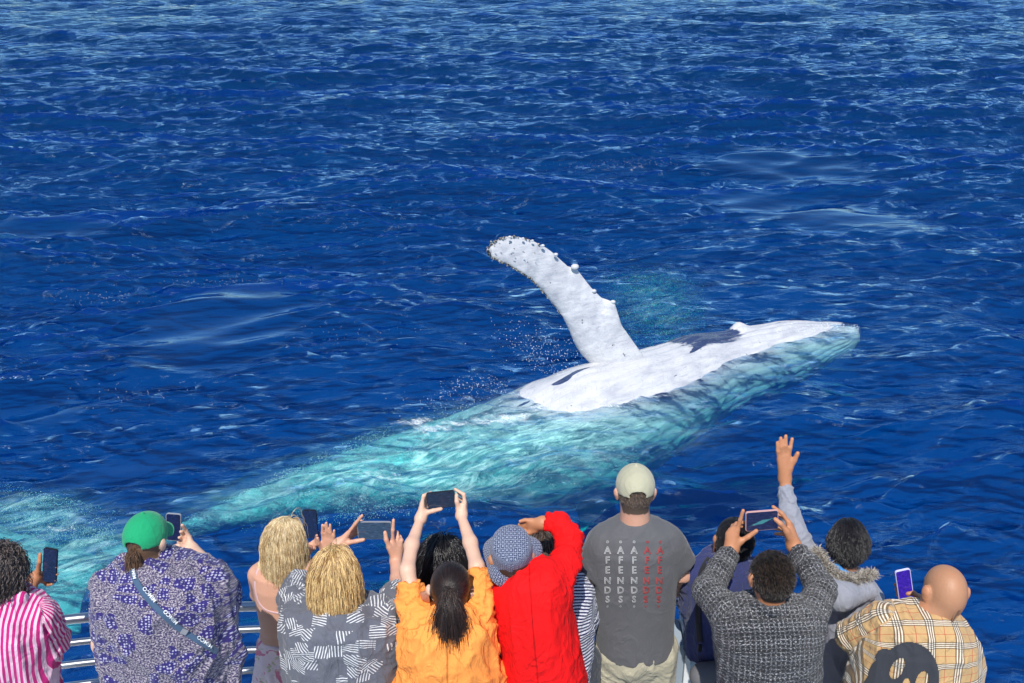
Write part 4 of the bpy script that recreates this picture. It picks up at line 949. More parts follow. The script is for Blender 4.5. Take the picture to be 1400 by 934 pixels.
strands('hair', p, CURLH, hc, fr, .92, 3400, .16, 'down', 13, .0013, .36, curl=.85, seed=2, umin=-.06, cols=[(W(-8, 815, 2.97), W(-8, 830, 2.97), .06)])
e, scr_, (o, ax, wh) = phone((60, 748), (79.5, 751.5), (53, 793), 3.33, 'black upright phone held over the turquoise water at the left edge', phone_black, phone_black, dy=.0)
scr_.materials.clear(); scr_.materials.append(screen_mat('screen_image_upright', (.02, .07, .22), o, ax, wh, .45))

# --- woman in the green cap
T_ = S(((148, 934), (306, 934), 2.78, .17), ((140, 888), (314, 888), 2.78, .17), ((133, 838), (316, 838), 2.78, .165), ((130, 800), (312, 800), 2.78, .15), ((144, 780), (296, 782), 2.78, .12), ((172, 768), (248, 770), 2.78, .09), ((186, 762), (224, 763), 2.78, .07))
p, hc, fr, st = person(210, 2.78, 'person in a green cap and loose blue printed shirt with a slanting strap', (199, 733, 2.83), (.20, .95, -.08), s=.78, skin='light', tors=T_, hair=(.12, .065, .035),
    arms=[(((285, 800, 2.80), (298, 808, 3.0), (288, 780, 3.12), (264, 752, 3.28)), (.048, .042, .036, .026)), (((146, 805, 2.78), (142, 880, 2.83), (170, 940, 3.1)), (.046, .04, .028))], shrink=.04,
    hands=[hand_prims((262, 750, 3.28), [[(252, 748, 3.27), (244, 746, 3.26), (236, 748, 3.27)], [(258, 734, 3.3), (254, 725, 3.3), (249, 718, 3.28)], [(256, 738, 3.31), (251, 731, 3.31), (247, 727, 3.29)], [(254, 741, 3.31), (249, 737, 3.31), (245, 735, 3.29)], [(252, 744, 3.31), (247, 742, 3.31), (243, 741, 3.3)]]), auto_hand(W(170, 940, 3.1), (0, .8, -.6), (0, 0, -1), 1)])
_, _, bv = garment('shirt', p, MAT['batik'], T_, [(((280, 800, 2.78), (302, 812, 2.84), (296, 794, 3.02)), (.074, .066, .05)), (((148, 800, 2.78), (146, 855, 2.78)), (.052, .048))], seed=111, amp=.017,
    extra=[Cap(W(306, 835, 2.81), .038, W(321, 888, 2.78), .024, .05), Cap(W(321, 888, 2.78), .024, W(323, 985, 2.74), .020, .03), Cap(W(304, 880, 2.81), .03, W(306, 960, 2.78), .05, .05)])
strands('hair', p, BROWNH, hc, fr, .79, 3200, .15, 'pony', 12, .0009, .04, tie=hc-fr[1]*.081-fr[2]*.031, tail=(.06, -.35, -1), seed=3, umin=-.06, spread=.16, grav=.35)
cap_hat(p, hc, fr, .82, MAT['greencap'])
strap_m = cloth_mat('slate_strap_webbing', (.055, .10, .17), bumps=.2)
so_ = empty('crossbody_bag_strap', W(235, 830, 2.75), 'slate blue bag strap lettered MIMCO across the printed shirt', 'bag strap')
strap('webbing', so_, bv, [(179, 770), (181, 785), (189, 802), (203, 820), (220, 838), (240, 857), (258, 868), (280, 882), (300, 893)], 8.5, strap_m, .009)
print_white = simple('white_print', (.72, .73, .74), .7)
for (u, v, an) in [(181, 780, 80), (203, 812, 50), (232, 843, 45), (279, 877, 36)]:
    a = R(an); text_px('lettering', 'MIMCO', bv, print_white, so_, (u+1, v+1), (-math.cos(a), -math.sin(a)), (math.sin(a), -math.cos(a)), 7.6 if an < 75 else 6.4, off=.0125, bold=.02)
q = vproj(bv, 252, 864, .016); rbox('buckle', q, (unit((1, .1, -.6)), unit((.5, -.2, .8)), unit((0, -1, .3))), (.022, .03, .006), phone_silver, so_, .003)
e, scr_, (o, ax, wh) = phone((227, 701), (248, 702.5), (226, 738), 3.3, 'black phone raised beside the green cap', phone_silver, phone_black, dy=.02)
scr_.materials.clear(); scr_.materials.append(screen_mat('screen_image_dark', (.006, .03, .16), o, ax, wh, .5))

# --- bare-backed blonde
T_ = S(((354, 878), (412, 878), 3.42, .10), ((358, 856), (410, 856), 3.42, .095), ((352, 826), (414, 826), 3.42, .105), ((346, 795), (420, 795), 3.42, .105), ((346, 780), (422, 780), 3.42, .095), ((356, 769), (412, 769), 3.42, .075), ((372, 764), (398, 764), 3.42, .05))
p, hc, fr, st = person(385, 3.42, 'person with pale blonde hair and a bare back in pink floral trousers', (387, 730, 3.43), (.35, .9, -.25), s=.77, skin='fair', tors=T_, hair=(.55, .38, .18), leg=None, expose=True,
    arms=[(((352, 786, 3.42), (354, 812, 3.6), (398, 790, 3.68), (418, 752, 3.7)), (.042, .036, .032, .023)), (((416, 784, 3.44), (432, 800, 3.6), (444, 782, 3.62), (447, 760, 3.62)), (.042, .036, .03, .023))],
    hands=[hand_prims((420, 752, 3.7), [[(412, 742, 3.68), (410, 730, 3.68), (411, 718, 3.69)], [(428, 742, 3.72), (432, 738, 3.72), (433, 732, 3.7)], [(426, 744, 3.73), (431, 743, 3.73), (434, 739, 3.7)], [(424, 746, 3.73), (430, 748, 3.73), (433, 745, 3.7)], [(422, 748, 3.73), (428, 752, 3.73), (431, 750, 3.7)]]),
           hand_prims((448, 758, 3.62), [[(440, 750, 3.61), (435, 743, 3.6), (434, 736, 3.6)], [(442, 740, 3.62), (441, 729, 3.62), (441, 718, 3.62)], [(446.5, 738, 3.62), (446.5, 726, 3.62), (446, 715, 3.62)], [(451.5, 739, 3.62), (451.5, 728, 3.62), (451.5, 718, 3.62)], [(456, 742, 3.62), (456.5, 733, 3.62), (457, 725, 3.62)]], .0075)])
TP = S(((346, 934), (422, 934), 3.42, .15), ((350, 900), (417, 900), 3.42, .13), ((355, 875), (413, 875), 3.42, .11), ((357, 864), (411, 864), 3.42, .10))
st2 = [(W(a[0], a[1], yy), W(b[0], b[1], yy), dp) for a, b, yy, dp in TP]
garment('floral_trousers', p, MAT['floral'], TP, [], fix=False, seed=12, amp=.010, hem=.55, flare=1.08)
strands('hair', p, PALEB, hc, fr, .77, 9000, .21, 'down', 16, .0007, .06, curl=.22, seed=5, umin=-.07, cols=[(W(386, 772, 3.42), W(386, 800, 3.42), .075), (W(352, 786, 3.42), W(416, 786, 3.42), .05)], jitter=.18)
bdy = [c for c in p.children if c.name.startswith('body')][0].data; Vb = [v.co[:] for v in bdy.vertices]; bvb = BVHTree.FromPolygons(Vb, [tuple(f.vertices) for f in bdy.polygons])
pinkstrap = simple('pink_strap', (.72, .48, .50), .6)
strap('top_strap', p, bvb, [(364, 764), (352, 776), (347, 795), (350, 818), (358, 833), (372, 838), (384, 839)], 2.2, pinkstrap, .004)
strap('top_strap', p, bvb, [(384, 839), (396, 839), (411, 834)], 2.4, pinkstrap, .004)
strap('strap_tie', p, bvb, [(383, 839), (381, 848), (384, 856)], 1.6, pinkstrap, .005)
e, scr_, (o, ax, wh) = phone((413, 697), (432.5, 697), (413, 735), 3.72, 'black upright phone held just beyond the pale blonde head', phone_black, phone_black)
scr_.materials.clear(); scr_.materials.append(screen_mat('screen_image_sea', (.015, .06, .20), o, ax, wh, .5))

# --- blonde in the slate print shirt
T_ = S(((392, 934), (540, 934), 2.9, .17), ((388, 890), (548, 890), 2.9, .17), ((386, 856), (546, 856), 2.9, .16), ((394, 838), (534, 840), 2.9, .14), ((418, 830), (505, 832), 2.9, .11), ((434, 824), (482, 824), 2.9, .075))
p, hc, fr, st = person(458, 2.9, 'person with golden blonde shoulder length hair in a slate shirt printed with white dashes', (456, 778, 2.94), (.05, .93, -.35), s=.88, skin='fair', tors=T_, hair=(.40, .24, .09),
    arms=[(((408, 850, 2.92), (406, 812, 3.15), (434, 775, 3.3), (463, 744, 3.38)), (.046, .040, .034, .025)), (((525, 850, 2.92), (546, 812, 3.14), (545, 792, 3.25), (541, 768, 3.36)), (.046, .040, .032, .024))],
    hands=[hand_prims((463, 744, 3.38), [[(476, 742, 3.38), (487, 740, 3.37), (497, 738, 3.37)], [(476, 729, 3.39), (486, 716, 3.39), (495, 705, 3.39)], [(478, 731, 3.41), (488, 719, 3.42), (494, 712, 3.43)], [(478, 734, 3.42), (488, 725, 3.43), (494, 720, 3.44)], [(477, 737, 3.43), (486, 731, 3.44), (493, 728, 3.44)]]),
           hand_prims((541, 767, 3.36), [[(532, 748, 3.36), (528, 738, 3.36), (526.5, 728, 3.37)], [(537, 739, 3.38), (537, 725, 3.38), (538, 711, 3.39)], [(543, 742, 3.39), (544, 735, 3.40), (543, 727, 3.42)], [(547, 746, 3.39), (549, 739, 3.40), (547, 733, 3.42)], [(549, 752, 3.39), (551, 746, 3.40), (549, 741, 3.41)]])])
garment('shirt', p, MAT['ikat'], T_, [(((412, 852, 2.92), (402, 820, 3.06), (408, 790, 3.18)), (.072, .062, .050)), (((515, 856, 2.92), (538, 826, 3.06), (538, 806, 3.15)), (.070, .062, .050))], seed=121, amp=.015,
    extra=[Cap(W(430, 850, 2.84), .022, W(456, 868, 2.78), .022, .04), Cap(W(456, 868, 2.78), .022, W(486, 850, 2.84), .022, .04)])
strands('hair', p, BLONDE, hc, fr, .85, 11000, .20, 'down', 16, .0007, .18, curl=.26, seed=6, umin=-.07, part=.02, jitter=.22, cols=[(W(458, 845, 2.93), W(456, 800, 2.95), .055)], spread=.3)
e, scr_, (o, ax, wh) = phone((488, 713), (535, 713), (488, 736.5), 3.4, 'silver phone held sideways in front of the golden blonde hair', phone_silver, phone_black)
scr_.materials.clear(); scr_.materials.append(screen_mat('screen_image_bright', (.06, .12, .22), o, ax, wh, .8))

# --- black haired person at the rail behind the orange shirt
T_ = S(((566, 920), (646, 920), 3.42, .13), ((566, 860), (648, 860), 3.42, .13), ((568, 822), (648, 822), 3.42, .12), ((578, 806), (636, 806), 3.42, .09), ((590, 800), (622, 800), 3.42, .07))
p, hc, fr, st = person(606, 3.42, 'person with long straight black hair and purple top, half hidden behind the orange shirt', (605, 762, 3.44), (.0, .97, -.2), s=.93, skin='light', tors=T_, hair=(.012, .01, .01),
    arms=[(((575, 825, 3.42), (570, 860, 3.45), (590, 826, 3.66)), (.044, .038, .026)), (((640, 825, 3.42), (646, 860, 3.45), (630, 826, 3.66)), (.044, .038, .026))], hands=[auto_hand(W(590, 824, 3.68), (.2, 1, 0), (0, 0, -1), 1), auto_hand(W(630, 824, 3.68), (-.2, 1, 0), (0, 0, -1), -1)])
garment('top', p, MAT['purple'], T_, [(((577, 825, 3.42), (571, 856, 3.45)), (.056, .05)), (((638, 825, 3.42), (644, 856, 3.45)), (.056, .05))], seed=13, amp=.009)
strands('hair', p, BLACKH, hc, fr, .93, 3600, .38, 'down', 16, .0012, .30, seed=7, umin=-.07, jitter=.06, cols=[(W(575, 826, 3.42), W(640, 826, 3.42), .07)])

# --- woman in orange
T_ = S(((536, 934), (692, 934), 2.86, .17), ((548, 896), (680, 896), 2.86, .16), ((548, 866), (676, 866), 2.86, .155), ((556, 848), (668, 846), 2.86, .14), ((576, 838), (652, 836), 2.86, .11), ((596, 828), (638, 828), 2.86, .075))
p, hc, fr, st = person(616, 2.86, 'person in an orange shirt with a dark ponytail, both arms raised high to film', (616, 800, 2.90), (.0, .97, .05), s=.93, skin='light', tors=T_, hair=(.025, .015, .012),
    arms=[(((570, 850, 2.88), (557, 780, 3.0), (563, 745, 3.12), (574, 712, 3.25)), (.038, .027, .026, .018)), (((655, 846, 2.88), (652, 775, 3.0), (643, 742, 3.12), (631, 707, 3.25)), (.038, .027, .026, .018))],
    hands=[hand_prims((575, 709, 3.26), [[(583, 701, 3.27), (592, 698.5, 3.27), (603, 696, 3.28)], [(577, 689, 3.28), (579, 678, 3.29), (589, 673.5, 3.31)], [(578, 691, 3.30), (582, 681, 3.32), (590, 679, 3.33)], [(579, 694, 3.31), (584, 687, 3.33), (590, 686, 3.34)], [(580, 697, 3.31), (585, 693, 3.33), (590, 692, 3.34)]], .0075),
           hand_prims((631, 705, 3.26), [[(627, 696, 3.27), (624.5, 686, 3.27), (624, 677, 3.28)], [(635, 687, 3.28), (634, 676, 3.29), (622, 669, 3.31)], [(636, 690, 3.30), (635, 679, 3.32), (627, 674, 3.33)], [(635, 693, 3.31), (633, 684, 3.33), (626, 681, 3.34)], [(634, 696, 3.31), (631, 690, 3.33), (625, 688, 3.34)]], .0075)])
garment('shirt', p, MAT['orange'], T_, [(((572, 848, 2.88), (563, 822, 2.93), (560, 795, 2.97)), (.060, .056, .046)), (((655, 846, 2.88), (656, 815, 2.93), (656, 776, 2.98)), (.060, .054, .042))], seed=131, amp=.020, flare=1.15,
    extra=[Cap(W(585, 842, 2.84), .02, W(648, 842, 2.84), .02, .03)])
strands('hair', p, DARKH, hc, fr, .93, 6500, .20, 'pony', 14, .0008, .10, tie=hc-fr[1]*.085+fr[2]*.035, tail=(.10, -.75, -.8), seed=8, umin=-.07, spread=.34, grav=.40)
tube('hair_tie', [hc-fr[1]*.092+fr[2]*.032+.017*(math.cos(a)*fr[0]+math.sin(a)*unit(fr[2]+fr[1]*.6)) for a in np.linspace(0, 6.4, 14)], .004, phone_black, p, 6)
e, scr_, (o, ax, wh) = phone((582, 674), (621, 670), (584, 696), 3.29, 'dark phone held sideways at arm length above the dark ponytail', phone_black, phone_black)
scr_.materials.clear(); scr_.materials.append(screen_mat('screen_image_reflective', (.025, .07, .15), o, ax, wh, .55))

# --- striped top behind the red sleeve
T_ = S(((762, 934), (808, 934), 3.32, .12), ((760, 880), (810, 880), 3.32, .12), ((752, 836), (812, 836), 3.32, .12), ((748, 804), (808, 804), 3.32, .11), ((756, 790), (794, 790), 3.32, .07))
p, hc, fr, st = person(775, 3.32, 'person in a navy and white striped long sleeve top behind the red coat', (742, 752, 3.40), (-.5, .8, -.2), s=.95, skin='light', tors=T_, hair=(.13, .09, .07), neckb=None if False else None) if False else person(775, 3.32, 'person in a navy and white striped long sleeve top behind the red coat', (744, 754, 3.40), (-.5, .8, -.2), s=.95, skin='light', tors=T_, hair=(.13, .09, .07),
    arms=[(((798, 812, 3.34), (806, 850, 3.42), (790, 826, 3.64)), (.042, .036, .026))], hands=[auto_hand(W(790, 824, 3.66), (-.2, 1, 0), (0, 0, -1), -1)])
garment('striped_top', p, MAT['stripe'], T_, [(((792, 812, 3.33), (804, 846, 3.38), (790, 832, 3.55)), (.056, .050, .042))], seed=14, amp=.010)
strands('hair', p, SHORTB, hc, fr, .95, 2400, .12, 'down', 9, .0012, .22, seed=9, umin=-.07)

# --- woman in red
T_ = S(((692, 934), (802, 934), 2.94, .16), ((684, 880), (790, 880), 2.94, .155), ((680, 830), (780, 830), 2.94, .15), ((682, 800), (776, 800), 2.94, .13), ((690, 784), (768, 782), 2.94, .11), ((704, 770), (746, 768), 2.95, .08))
p, hc, fr, st = person(730, 2.94, 'person in a bright red long sleeve top with one arm raised to shade the eyes', (699, 756, 2.98), (-.15, .97, -.1), s=.88, skin='tan', tors=T_, hair=(.03, .02, .015),
    arms=[(((756, 800, 2.96), (782, 742, 3.12), (770, 722, 3.2), (742, 714, 3.2)), (.046, .038, .034, .026)), (((695, 810, 2.95), (692, 870, 3.02), (710, 900, 3.2)), (.045, .038, .026))],
    hands=[hand_prims((740, 716, 3.2), [[(732, 725, 3.2), (725, 728, 3.2), (719, 729, 3.2)], [(726, 712, 3.21), (718, 711, 3.21), (711, 713, 3.2)], [(725, 715, 3.21), (717, 715, 3.22), (710, 717, 3.21)], [(725, 719, 3.21), (717, 719, 3.22), (711, 721, 3.21)], [(726, 722, 3.21), (719, 723, 3.22), (713, 725, 3.21)]]), auto_hand(W(710, 900, 3.2), (0, 1, -.3), (0, 0, -1), 1)])
garment('red_top', p, MAT['red'], T_, [(((758, 806, 2.95), (774, 768, 3.05), (779, 735, 3.14), (764, 717, 3.19), (745, 713, 3.2)), (.066, .056, .050, .044, .036)), (((693, 808, 2.95), (690, 870, 3.0)), (.054, .045))], seed=15, amp=.013, flare=1.12)
def bucket_hat(parent, c, axu, side, mat, s=1.0):
    u = unit(axu); r = unit(np.cross((0, 1, 0), u)); f = np.cross(u, r); prof = [(.0, .098), (.03, .097), (.058, .092), (.074, .082), (.084, .068), (.088, .04), (.090, .01), (.091, -.012), (.096, -.02), (.106, -.034), (.117, -.052), (.125, -.068), (.124, -.071), (.114, -.055), (.100, -.035), (.090, -.02)]
    V = []; Pt = []; m = 72; L = 0; prev = prof[0]
    for (q, h_) in prof:
        L += math.hypot(q-prev[0], h_-prev[1]); prev = (q, h_)
        for j in range(m):
            a = 2*math.pi*j/m; w = 1+(.05*math.sin(3*a+1)+.03*math.sin(5*a))*max(0, (q-.088)/.03); hh = h_+(.014*math.sin(2*a+.6)+.007*math.sin(5*a))*max(0, (q-.088)/.03)
            V.append(c+s*((r*math.cos(a)*q+f*math.sin(a)*q*1.08)*w+u*hh)); Pt.append((math.cos(a)*q if L < .085 else a*.09, math.sin(a)*q if L < .085 else L+.3, 0))
    F = [(i*m+j, i*m+(j+1) % m, (i+1)*m+(j+1) % m, (i+1)*m+j) for i in range(len(prof)-1) for j in range(m)]
    V = np.array(V); V = V+(.0035*wob(V, .06, 88))[:, None]*u; me = mesh_np('bucket_hat', V, F); attr(me, 'pat', Pt, 'FLOAT_VECTOR'); link('bucket_hat', me, mat, parent)
bucket_hat(p, hc+np.array([0, -.004, .012]), (-.02, -.52, .85), 1, MAT['mono'], .86)

# --- man in the grey tee
T_ = S(((815, 886), (920, 886), 3.42, .125), ((815, 850), (921, 850), 3.42, .12), ((813, 808), (924, 808), 3.42, .125), ((808, 768), (930, 768), 3.42, .13), ((808, 742), (930, 742), 3.42, .125), ((818, 724), (918, 724), 3.42, .10), ((838, 713), (898, 713), 3.42, .075), ((848, 708), (889, 708), 3.42, .06))
p, hc, fr, st = person(868, 3.42, 'person in a stone cap, grey lettered tee and khaki trousers standing upright at the rail', (868.5, 667, 3.44), (.0, .98, -.1), s=.90, skin='fair', tors=T_, hair=(.10, .07, .05), leg=None,
    arms=[(((824, 742, 3.42), (804, 788, 3.44), (812, 808, 3.58), (832, 818, 3.68)), (.040, .043, .038, .028)), (((914, 740, 3.42), (932, 784, 3.44), (926, 804, 3.58), (912, 816, 3.68)), (.040, .042, .036, .028))],
    hands=[auto_hand(W(832, 817, 3.69), (.6, .8, -.1), (0, 0, -1), 1), auto_hand(W(912, 816, 3.69), (-.6, .8, -.1), (0, 0, -1), -1)], extra=[Cap(W(868, 712, 3.42), .062, W(868, 694, 3.42), .056, .02)])
_, _, bv = garment('tee_shirt', p, MAT['tee'], T_, [(((823, 742, 3.42), (806, 779, 3.43)), (.066, .060)), (((914, 740, 3.42), (935, 770, 3.43)), (.066, .058))], seed=16, amp=.004, hem=.0, noext=True)
khx = W(868, 900, 3.42)[0]; prs = [Ell((khx, 3.42, 4.98), (.172, .125, .14), None, .03)]
for e_ in (-1, 1): prs += [Cap((khx+e_*.088, 3.42, 4.98), .102, (khx+e_*.105, 3.43, 4.62), .080, .012), Cap((khx+e_*.105, 3.43, 4.62), .078, (khx+e_*.115, 3.40, DECK+.08), .062, .02, cut=True)]
V, F = carve(prs, .007); V = wrinkle(V, vnormals(V, F), V, np.zeros(len(V)), .012, 17, .8); me = mesh_np('khaki_trousers', V, F); attr(me, 'pat', V, 'FLOAT_VECTOR'); link('khaki_trousers', me, MAT['khaki'], p)
for e_ in (-1, 1):
    V, F = carve([Cap((khx+e_*.115, 3.36, DECK+.045), .042, (khx+e_*.12, 3.56, DECK+.035), .034, .01)], .008); V[:, 2] = np.maximum(V[:, 2], DECK+.002); link('shoe', mesh_np('shoe', V, F), shoe_m, p)
strands('hair', p, SHORTB, hc, fr, .90, 2600, .018, 'short', 4, .0010, .03, seed=10, umin=-.085)
cap_hat(p, hc+np.array([0, 0, .004]), fr, .93, MAT['khakicap'])
print_red = simple('faded_red_print', (.50, .06, .06), .8); print_pale = simple('faded_white_print', (.58, .58, .57), .8)
for i, (u, m_) in enumerate([(830.6, print_pale), (848.5, print_pale), (867, print_pale), (885.4, print_red), (903, print_red)]):
    for ch, v, sz in [('o', 740.5, 7), ('A', 753, 13.5), ('F', 766.5, 13), ('E', 780, 13), ('N', 794.5, 12.5), ('D', 807.5, 12.5), ('S', 820, 12), ('o', 829, 5)]:
        uu = u+(v-740)*(.0 if i < 3 else -.03)
        text_px('print', ch, bv, m_, p, (uu, v), (1, 0), (0, -1), sz*1.02, outline=True, off=.0035)

# --- navy sweater with the shoulder strap
T_ = S(((936, 888), (1030, 888), 3.45, .14), ((936, 850), (1032, 850), 3.45, .14), ((938, 806), (1036, 806), 3.45, .14), ((946, 776), (1030, 776), 3.45, .12), ((962, 762), (1022, 762), 3.45, .09), ((984, 756), (1014, 756), 3.45, .065))
p, hc, fr, st = person(990, 3.45, 'person in a navy sweater behind the tweed sleeve, with a black shoulder strap', (1004, 734, 3.47), (.15, .95, -.25), s=.90, skin='tan', tors=T_, hair=(.015, .012, .012), leg='jeans',
    arms=[(((950, 780, 3.45), (944, 830, 3.5), (965, 826, 3.66)), (.048, .042, .028)), (((1028, 782, 3.45), (1036, 830, 3.5), (1010, 826, 3.66)), (.048, .042, .028))], hands=[auto_hand(W(965, 824, 3.68), (.3, 1, 0), (0, 0, -1), 1), auto_hand(W(1010, 824, 3.68), (-.3, 1, 0), (0, 0, -1), -1)])
_, _, bv = garment('shirt', p, MAT['navy'], T_, [(((952, 784, 3.45), (946, 826, 3.48), (962, 828, 3.6)), (.060, .054, .042)), (((1028, 784, 3.45), (1036, 826, 3.48)), (.060, .052))], seed=141, amp=.011, noext=True)
strands('hair', p, BLACKH, hc, fr, .90, 4500, .030, 'short', 5, .0011, .06, jitter=.2, seed=11, umin=-.085)
blk = cloth_mat('black_webbing', (.018, .018, .022), bumps=.2)
bg_ = empty('shoulder_bag', W(960, 900, 3.28), 'grey and black shoulder bag with a long strap on the navy sweater', 'bag')
strap('bag_strap', bg_, bv, [(972, 761), (961, 775), (955, 800), (954, 840), (957, 880)], 8, blk, .008)
rbox('strap_clip', W(957, 886, 3.29), (np.array([1., 0, 0]), np.array([0, 0, 1.]), np.array([0, -1., 0])), (.018, .035, .01), phone_black, bg_, .004)
V, F = carve([Cap(W(962, 925, 3.27), .06, W(990, 922, 3.27), .06, .02), Cap(W(960, 960, 3.27), .07, W(992, 960, 3.27), .07, .05)], .008); me = mesh_np('bag_body', V, F); link('bag_body', me, simple('grey_bag_cloth', (.13, .13, .14), .8), bg_)

# --- tweed jacket
T_ = S(((982, 934), (1118, 934), 2.86, .165), ((976, 892), (1122, 892), 2.86, .165), ((978, 858), (1122, 858), 2.86, .16), ((992, 838), (1112, 838), 2.86, .14), ((1016, 826), (1090, 826), 2.86, .10), ((1032, 824), (1076, 824), 2.86, .065))
p, hc, fr, st = person(1052, 2.86, 'person in a black and white tweed jacket filming with both hands raised', (1055, 784, 2.90), (.0, .94, -.3), s=.87, skin='tan', tors=T_, hair=(.02, .015, .012),
    arms=[(((1000, 845, 2.88), (966, 806, 3.05), (985, 775, 3.15), (1000, 751, 3.25)), (.05, .042, .036, .027)), (((1106, 845, 2.88), (1122, 805, 3.05), (1104, 772, 3.16), (1085, 746, 3.25)), (.05, .042, .036, .027))],
    hands=[hand_prims((1000, 750, 3.25), [[(1013, 740, 3.25), (1023, 734, 3.25), (1034, 726, 3.25)], [(1008, 724, 3.26), (1012, 711, 3.26), (1016, 698, 3.26)], [(1003, 723, 3.27), (1007, 716, 3.30), (1018, 714, 3.32)], [(999, 726, 3.27), (1002, 719, 3.30), (1014, 720, 3.32)], [(995, 730, 3.27), (998, 724, 3.30), (1010, 726, 3.32)]], .0085, .028),
           hand_prims((1085, 745, 3.25), [[(1075, 726, 3.24), (1067, 716, 3.24), (1060, 710, 3.25)], [(1078, 714, 3.27), (1069, 702, 3.28), (1057, 693, 3.29)], [(1081, 718, 3.28), (1073, 708, 3.31), (1062, 703, 3.33)], [(1077, 728, 3.27), (1067, 723, 3.29), (1056, 722, 3.30)], [(1078, 733, 3.27), (1069, 730, 3.29), (1060, 730, 3.31)]], .0085, .028)])
garment('tweed_jacket', p, MAT['tweed'], T_, [(((1000, 848, 2.88), (968, 808, 3.04), (984, 780, 3.13), (998, 756, 3.21)), (.068, .058, .050, .042)), (((1106, 846, 2.88), (1122, 806, 3.04), (1106, 776, 3.14), (1088, 752, 3.22)), (.068, .058, .050, .042))], seed=18, amp=.009,
    extra=[Cap(W(1034, 828, 2.84), .016, W(1056, 836, 2.79), .016, .02), Cap(W(1056, 836, 2.79), .016, W(1078, 828, 2.84), .016, .02)])
strands('hair', p, TIPS, hc, fr, .87, 5000, .026, 'brush', 6, .0010, .07, jitter=.2, seed=12, umin=-.085)
e, scr_, (o, ax, wh) = phone((1019, 700), (1064, 696.5), (1021, 726), 3.27, 'pink cased phone held sideways above the tweed jacket, whale on its screen', phone_pink, phone_black)
scr_.materials.clear(); scr_.materials.append(screen_mat('screen_image_whale', (.03, .05, .17), o, ax, wh, .6, True))

# --- grey hoodie, waving
T_ = S(((1112, 934), (1170, 934), 3.28, .15), ((1112, 890), (1196, 890), 3.28, .15), ((1112, 850), (1204, 850), 3.28, .15), ((1114, 816), (1202, 818), 3.28, .14), ((1118, 796), (1196, 800), 3.28, .12), ((1132, 784), (1182, 788), 3.28, .08))
p, hc, fr, st = person(1155, 3.28, 'person in a pale grey fur trimmed hoodie waving one raised hand', (1160, 736, 3.32), (.35, .93, -.1), s=.86, skin='tan', tors=T_, hair=(.012, .01, .01),
    arms=[(((1128, 800, 3.3), (1096, 745, 3.42), (1078, 700, 3.52), (1073, 655, 3.6)), (.046, .040, .034, .0235)), (((1186, 815, 3.3), (1180, 860, 3.42), (1150, 850, 3.6)), (.04, .036, .026))],
    hands=[hand_prims((1073, 654, 3.6), [[(1080, 640, 3.6), (1086, 630, 3.6), (1090.5, 620, 3.6)], [(1078, 625, 3.61), (1080.5, 612, 3.61), (1083, 600, 3.62)], [(1073.5, 623, 3.61), (1074, 609, 3.61), (1074.5, 596, 3.62)], [(1069, 624, 3.61), (1068, 611, 3.61), (1067.5, 599, 3.62)], [(1065, 628, 3.61), (1063.5, 617, 3.61), (1062.5, 605, 3.62)]], .0088, .026), auto_hand(W(1150, 848, 3.62), (-.2, 1, 0), (0, 0, -1), -1)])
garment('hoodie', p, MAT['hood'], T_, [(((1130, 806, 3.3), (1108, 768, 3.37), (1092, 735, 3.43), (1079, 700, 3.51), (1073, 664, 3.58)), (.068, .052, .045, .041, .034)), (((1186, 816, 3.3), (1184, 856, 3.38)), (.056, .05))], seed=19, amp=.010,
    extra=[Cap(W(1126, 790, 3.22), .035, W(1150, 818, 3.12), .045, .05), Cap(W(1150, 818, 3.12), .045, W(1186, 808, 3.18), .038, .05), Cap(W(1120, 765, 3.3), .03, W(1134, 790, 3.22), .035, .04)])
blue_c = simple('bright_blue_collar', (.03, .22, .55), .7); tube('collar', [W(1142, 772, 3.26), W(1150, 781, 3.23), W(1162, 787, 3.22), W(1176, 786, 3.24)], .014, blue_c, p, 10)
fp = [W(*q) for q in [(1117, 754, 3.32), (1124, 768, 3.26), (1134, 781, 3.21), (1148, 791, 3.18), (1164, 794, 3.18), (1180, 790, 3.2), (1193, 786, 3.24)]]; N_ = 2600; fpa = np.array(fp); s_ = rng.random(N_)*(len(fp)-1.001); i_ = s_.astype(int); b_ = fpa[i_]+(fpa[i_+1]-fpa[i_])*(s_-i_)[:, None]
d_ = rng.normal(size=(N_, 3)); d_ /= np.linalg.norm(d_, axis=1)[:, None]; d_[:, 2] = np.abs(d_[:, 2]); P4 = np.stack([b_+d_*.008, b_+d_*.022+rng.normal(size=(N_, 3))*.003, b_+d_*.036-np.array([0, 0, .006])+rng.normal(size=(N_, 3))*.005], 1)
tube('hood_edge', fp, .014, simple('fur_backing', (.20, .17, .14), .9), p, 8)
hcv = bpy.data.hair_curves.new('fur_trim'); hcv.add_curves([3]*N_); hcv.attributes['position'].data.foreach_set('vector', P4.astype(np.float32).ravel()); ra_ = hcv.attributes.get('radius') or hcv.attributes.new('radius', 'FLOAT', 'POINT'); ra_.data.foreach_set('value', np.tile([.0011, .0009, .0004], N_).astype(np.float32)); link('fur_trim', hcv, fur_m, p)
strands('hair', p, BLACKH, hc, fr, .86, 5500, .042, 'short', 8, .0011, .10, jitter=.2, seed=13, umin=-.09)

